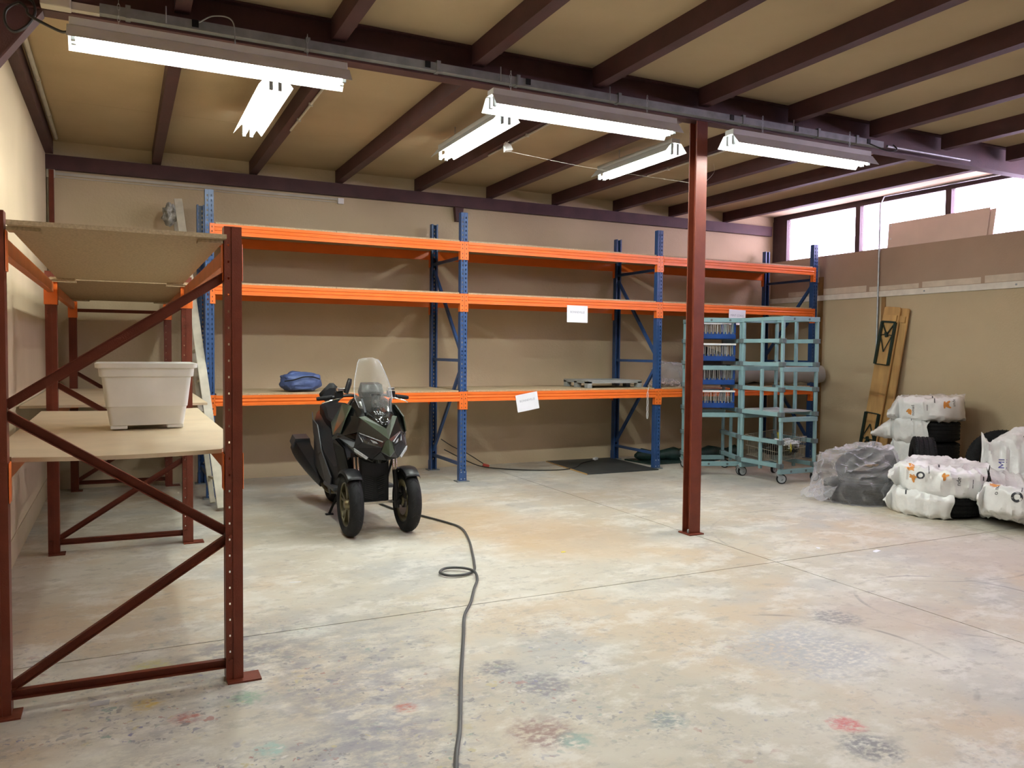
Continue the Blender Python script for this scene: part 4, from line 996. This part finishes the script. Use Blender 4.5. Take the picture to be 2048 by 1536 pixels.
# ---------------------------------------------------------------- tyres and bags
def tyre_prof(R_, wd, ri):
    pr = [(ri, -wd*.40), (ri+.02, -wd*.46), (ri+(R_-ri)*.5, -wd*.52), (R_-.035, -wd*.49), (R_-.008, -wd*.43)]
    gr = [(-.30), (-.10), (.10), (.30)]
    for g in gr: pr += [(R_, wd*(g-.045)), (R_-.007, wd*(g-.035)), (R_-.007, wd*(g+.035)), (R_, wd*(g+.045))]
    pr += [(R_-.008, wd*.43), (R_-.035, wd*.49), (ri+(R_-ri)*.5, wd*.52), (ri+.02, wd*.46), (ri, wd*.40)]
    return pr
def tyre_mesh(parent, R_=.34, wd=.235, ri=.215, n=56):
    m = MB().lathe(tyre_prof(R_, wd, ri), (0, 0, 0), 'z', n, True)
    for k in range(n):   # sipes across the shoulder
        a = 2*math.pi*(k+.5)/n
        for s in (-1, 1):
            p = Vector((math.cos(a), math.sin(a), 0))
            m.bar(p*(R_+.0006)+Vector((0, 0, s*wd*.335)), p*(R_-.006)+Vector((0, 0, s*wd*.44)), .010, .004, p)
    return m.build('tyre', 'tread', parent, True, local=True)
def sgnpow(c, e): return math.copysign(abs(c)**e, c)
def bag_mesh(parent, R_, wd, cut, flap, seed, m_='bag', amp=.022, flap_w=.20, flap_z=-.3):
    """plastic sack pulled over a tyre lying in the local xy plane; open at +x beyond cut, gathered flap at -x"""
    rings = []; n = 64; xs = []
    k = 44
    for i in range(k+1): xs.append(-R_-flap+(cut+R_+flap)*i/k)
    for i, x in enumerate(xs):
        if x > -R_*.96:
            hy = math.sqrt(max(.0, (R_+.012)**2-x*x))*.98+.035; hz = wd/2+.014; zc = 0
            hy = max(hy, flap_w*(1-min(1, (x+R_)/.12)))
            e = .38
        else:
            f = min(1, (-R_*.96-x)/max(flap, 1e-3)); hy = flap_w*(1+.25*f)+.03*math.sin(seed+f*5); hz = (wd/2)*(1-f)**.8*.9+.012; zc = flap_z*wd*f; e = .38+.4*f
        row = []
        for j in range(n):
            a = 2*math.pi*j/n; yy = hy*sgnpow(math.cos(a), e); zz = zc+hz*sgnpow(math.sin(a), e)
            p = Vector((x, yy, zz)); q = p*7+Vector((seed*3.1, seed, seed*1.7))
            ridg = 1-abs(noise.noise(q))*2.2; ridg2 = 1-abs(noise.noise(q*2.3+Vector((5, 1, 2))))*2
            nrm = Vector((0, math.cos(a), math.sin(a)*1.2))
            vd = noise.voronoi(q*.9, distance_metric='DISTANCE')[0]
            dsp = amp*(max(0, ridg)**2*.8+.35*max(0, ridg2)-1.0*(vd[1]-vd[0])*.9+.25*vd[0])+.004
            p += nrm*dsp+Vector((.012*noise.noise(q*.8), 0, 0))
            if i == k: p.x += .03*noise.noise(Vector((yy*9, zz*9, seed)))
            row.append(p)
        rings.append(row)
    m = MB(); m.loft(rings, False); m.add(rings[0], [tuple(range(n))])
    o = m.build('bag', m_, parent, True, local=True)
    return o
def bagged(label, loc, rot, R_=.36, wd=.235, cut=.1, flap=.12, seed=1, amp=.022, flap_w=.22, flap_z=-.3, name='bagged_tyre'):
    t = thing(name, label, 'tyre', loc, 0, 'bagged tyres on the floor'); t.rotation_euler = rot
    tyre_mesh(t, R_, wd, R_*.62)
    return t, bag_mesh(t, R_, wd, cut, flap, seed, 'bag', amp, flap_w, flap_z)
def decal(parent, bag, vs, fs, org, ex, ey, m_, name):
    """print shapes laid on the bag: drop each local vertex onto the sack along the print's own normal"""
    me = bag.data; bv = BVHTree.FromPolygons([v.co for v in me.vertices], [tuple(p.vertices) for p in me.polygons])
    o, ex, ey = Vector(org), Vector(ex).normalized(), Vector(ey).normalized(); n = ex.cross(ey)
    out = []
    for v in vs:
        p = o+ex*v[0]+ey*v[1]; h = bv.ray_cast(p+n*.5, -n, 1.2)
        out.append((h[0]+n*.003) if h[0] else p)
    MB().add(out, fs).build(name, m_, bag, local=True)
def ringshape(r0, r1, n=20):
    vs = [(r*math.cos(2*math.pi*k/n), r*math.sin(2*math.pi*k/n)) for r in (r0, r1) for k in range(n)]
    return vs, [(k, (k+1) % n, n+(k+1) % n, n+k) for k in range(n)]
def splat(seed, s):
    rnd = random.Random(seed); vs = []; fs = []
    for k in range(4):
        a = rnd.uniform(0, 6.28); L_ = s*rnd.uniform(.7, 1.2); w_ = s*.22; cx_, cy_ = rnd.uniform(-.3, .3)*s, rnd.uniform(-.4, .4)*s
        nseg = 6; b0 = len(vs)
        for i in range(nseg+1):
            u = -1+2*i/nseg; ww = w_*(1-.5*u*u)
            for sd in (-1, 1): vs.append((cx_+math.cos(a)*u*L_*.6-math.sin(a)*sd*ww, cy_+math.sin(a)*u*L_*.6+math.cos(a)*sd*ww))
        fs += [(b0+2*i, b0+2*i+1, b0+2*i+3, b0+2*i+2) for i in range(nseg)]
    return vs, fs
def rectshape(w_, h, n=6):
    vs = []; fs = []
    for i in range(n+1):
        y = -h/2+h*i/n; vs += [(-w_/2, y), (w_/2, y)]
    fs = [(2*i, 2*i+1, 2*i+3, 2*i+2) for i in range(n)]
    return vs, fs
def to_cam(loc): # heading from a thing on the floor to the open middle of the room
    return math.atan2(0-loc[1], 0-loc[0])
def prints(t, bag, side, items, R_):
    """side: local angle around z of the face that shows"""
    n = Vector((math.cos(side), math.sin(side), .25)).normalized(); ex = Vector((-math.sin(side), math.cos(side), 0)); ey = n.cross(ex)
    for kind, a, u, v, s, m_ in items:
        if kind == 'text': vs, fs = text_mesh(a, s); vs = [(p.x, p.y) for p in vs]; nm = 'lettering'
        elif kind == 'vtext': vs, fs = text_mesh(a, s); vs = [(-p.y, p.x) for p in vs]; nm = 'lettering'
        elif kind == 'ring': vs, fs = ringshape(s*.55, s); nm = 'printed_ring'
        elif kind == 'splat': vs, fs = splat(a, s); nm = 'printed_mark'
        else: vs, fs = rectshape(a, s); nm = 'printed_line'
        decal(t, bag, [(p[0]+u, p[1]+v) for p in vs], fs, (0, 0, 0), ex, ey, m_, nm)
    return
# a stack of four at the right wall
SX, SY = 8.80, 6.58
hs = [.125, .378, .636, .895]
for k, (cut, flap, rz, lab) in enumerate(((.05, .04, .05, 'bottom tyre of the tall stack, in a white bag by the right wall'), (.12, .06, .10, 'second tyre from the floor in the tall stack, white bag torn open'), (.10, .18, .0, 'third tyre up in the tall stack, white bag with its right end bare'), (.55, .10, .18, 'topmost tyre of the tall stack, wrapped whole in a white bag'))):
    # local -x (the gathered end) points to picture left, i.e. along +y
    ang = R(-64)+rz
    R_ = .365
    t, bg_ = bagged(lab, (SX+.03*(k % 2), SY-.02*k, hs[k]+.005), (0, R(-3 if k == 3 else 0), ang), R_, .235, cut if cut < .5 else R_+.005, flap, 10+k*3, .026, .24, -.25)
    side = math.atan2(-SY, -SX)-ang
    if k == 3: prints(t, bg_, side, [('vtext', 'nomad', -.18, -.09, .045, 'ink'), ('splat', 3, -.22, -.10, .05, 'bag_orange'), ('splat', 5, .17, -.03, .06, 'bag_orange'), ('line', .008, .05, .02, .07, 'ink'), ('line', .012, .03, .07, .05, 'ink'), ('vtext', 'unde', .25, .0, .045, 'ink'), ('line', .005, -.03, -.07, .07, 'ink')], R_)
    if k == 2: prints(t, bg_, side, [('splat', 8, .10, .06, .05, 'bag_orange'), ('vtext', 'nde', .0, .05, .04, 'ink'), ('line', .008, -.16, .06, .05, 'ink')], R_)
# tyre standing on its tread before the stack
t = thing('tyre', 'bare black tyre standing on its tread before the bagged stack', 'tyre', (7.94, 5.93, .325)); t.rotation_euler = (R(90), 0, R(-54+90+8))
tyre_mesh(t, .322, .225, .2)
# two lying in the foreground, one upon the other
fx, fy = 7.22, 5.22; ang = R(-66)
t, bg_ = bagged('bagged tyre lying flat on the floor, lower one of the front pair', (fx, fy, .118), (0, 0, ang), .39, .20, .21, .05, 31, .026, .22, -.1)
side = math.atan2(-fy, -fx)-ang
prints(t, bg_, side, [('line', .014, -.27, .03, .055, 'ink'), ('text', 'o', -.02, .06, .05, 'ink'), ('text', 'd', .03, .05, .04, 'ink')], .37)
t, bg_ = bagged('bagged tyre resting on the front bag, with a printed black ring', (fx+.06, fy-.02, .350), (R(4), R(2), ang+R(3)), .385, .205, .375, .06, 37, .034, .26, .05)
prints(t, bg_, side, [('ring', 0, -.22, -.02, .036, 'ink'), ('splat', 2, -.30, .06, .055, 'bag_orange'), ('splat', 6, -.28, -.05, .05, 'bag_orange'), ('splat', 4, -.02, -.02, .05, 'bag_orange'), ('vtext', 'nde', .10, -.05, .055, 'ink'), ('line', .006, -.15, .05, .10, 'ink'), ('line', .012, .31, .0, .04, 'ink'), ('line', .005, .22, -.06, .08, 'ink'), ('line', .014, -.06, .09, .03, 'ink')], .37)
# bag at the right edge
fx, fy = 7.40, 4.47; ang = R(-60)
t, bg_ = bagged('bagged tyre at the right edge with curved lettering and a ring logo', (fx, fy, .170), (R(-12), R(5), ang), .36, .22, .365, .02, 43, .03, .25, 0)
side = math.atan2(-fy, -fx)-ang
prints(t, bg_, side, [('ring', 0, -.08, -.05, .045, 'ink'), ('vtext', 'o nou', -.24, .02, .05, 'ink'), ('text', 'de', -.15, .10, .05, 'ink'), ('splat', 12, -.26, .08, .06, 'bag_orange'), ('line', .006, -.05, .05, .10, 'ink'), ('splat', 14, .12, -.11, .05, 'yellow')], .37)
t, bg_ = bagged('crumpled white bagged tyre lying behind the two front bags', (8.02, 4.98, .16), (R(10), R(5), R(-50)), .36, .235, .2, .1, 47, .04, .26, .1)
# leaning tyre with a white sack over it, against the wall
t = thing('tyre', 'black tyre leaning on the right wall, half under a white sack', 'tyre', (8.86, 5.62, .35)); t.rotation_euler = (R(66), 0, R(-62+0))
tyre_mesh(t, .36, .24, .225)
t, bg_ = bagged('tyre leaning at the right edge under a white sack with blue letters', (8.42, 5.10, .38), (R(72), R(0), R(-58)), .355, .235, .36, .05, 53, .035, .25, 0)
prints(t, bg_, R(-90), [], .355)
vs, fs = text_mesh('MI', .11)
decal(t, bg_, [(-p.y-.20, p.x+.0) for p in vs], fs, (0, 0, 0), (1, 0, 0), (0, 1, 0), 'bag_purple', 'lettering')
# clear bag with two tyres
def hull_bag(name, parent, pts, center, margin, amp, seed, m_, sub=5):
    """loose film stretched over what it holds: rays from inside to the hull, then crumpled"""
    hb_ = bmesh.new()
    for p in pts: hb_.verts.new(p)
    bmesh.ops.convex_hull(hb_, input=hb_.verts); bv = BVHTree.FromBMesh(hb_)
    ico = bmesh.new(); bmesh.ops.create_icosphere(ico, subdivisions=sub, radius=1); c = Vector(center); vs = []
    for v in ico.verts:
        d = v.co.normalized(); h = bv.ray_cast(c, d, 5); p = (h[0] if h[0] else c+d*.3)
        q = p*6+Vector((seed, seed*1.3, 0)); vd = noise.voronoi(q*.9, distance_metric='DISTANCE')[0]; rd = max(0, 1-abs(noise.noise(q*1.4))*2.4)
        p = p+d*(margin+amp*(.9*rd**2-1.1*(vd[1]-vd[0])+.3))
        p.z = max(p.z, .004); vs.append(p)
    fs = [tuple(v.index for v in f.verts) for f in ico.faces]; ico.free(); hb_.free()
    return MB().add(vs, fs).build(name, m_, parent, True)
cx_, cy_ = 7.03, 5.98
tb_ = thing('tyre', 'black tyre lying flat on the floor inside the clear bag', 'tyre', (cx_, cy_, .108)); tb_.rotation_euler = (0, 0, .4)
tyre_mesh(tb_, .36, .205, .21)
tu_ = thing('tyre', 'black tyre leaning on top inside the clear bag', 'tyre', (cx_+.10, cy_+.01, .345)); tu_.rotation_euler = (R(26), R(-14), R(-55))
tyre_mesh(tu_, .30, .19, .18)
hp = []
for o, r_, h in ((tb_, .36, .11), (tu_, .30, .10)):
    mw = Matrix.LocRotScale(o.location, o.rotation_euler, None)
    for k in range(40):
        for z in (-h, h): hp.append(mw @ Vector((r_*math.cos(k*math.pi/20), r_*math.sin(k*math.pi/20), z)))
hp += [Vector(p) for p in ((6.68, 6.22, .46), (6.75, 6.16, .47), (7.05, 6.28, .46), (6.60, 6.24, .14), (6.55, 6.20, .10), (6.74, 5.9, .02), (7.2, 5.6, .02), (7.32, 5.75, .18))]
t = thing('clear_bag', 'large clear plastic bag draped over two black tyres', 'bag', (cx_, cy_, 0))
hull_bag('film', t, hp, (cx_, cy_+.02, .20), .012, .05, 4.3, 'film')
m = MB(); vs = []
for i in range(15):
    for j in range(7):
        a = R(112+i*5.5); rr = .40+j*.034; p = Vector((math.cos(a)*rr, math.sin(a)*rr*.97, 0)); q = p*9
        vs.append((cx_+p.x, cy_+p.y, max(.008, .17+.03*noise.noise(q)-.02*j+.016*math.sin(i*1.9+j))))
m.add(vs, [(i*7+j, i*7+j+1, (i+1)*7+j+1, (i+1)*7+j) for i in range(14) for j in range(6)]); m.build('collar', 'film', t, True)

# ---------------------------------------------------------------- scraps on the floor
for lab, x, y, sx, sy, rz, m_ in (('white paper scrap on the floor near the slab joint', 5.33, 4.36, .05, .022, .4, 'paper'), ('tiny white paper scrap on the floor left of the larger scrap', 4.98, 4.62, .022, .016, 1.0, 'paper'),
        ('shiny piece of clear tape on the floor by the dark red rack', -.10, 3.85, .04, .03, .1, 'tape'), ('small yellow scrap on the floor right of the cord', 3.05, 5.33, .02, .014, .2, 'yellow'),
        ('thin white strip on the floor left of the cord loop', 1.02, 5.35, .04, .006, -.2, 'paper')):
    c, s_ = math.cos(rz), math.sin(rz)
    poly = [(x+u*c-v*s_, y+u*s_+v*c, .0005) for u, v in ((-sx, -sy*.6), (sx*.8, -sy), (sx, sy*.7), (-sx*.3, sy), (-sx, sy*.5))]
    tag(MB().prism(poly, (0, 0, 0), (0, 0, .0012)).build('paper_scrap' if m_ != 'tape' else 'tape_piece', m_), lab, 'scrap' if m_ != 'tape' else 'tape')
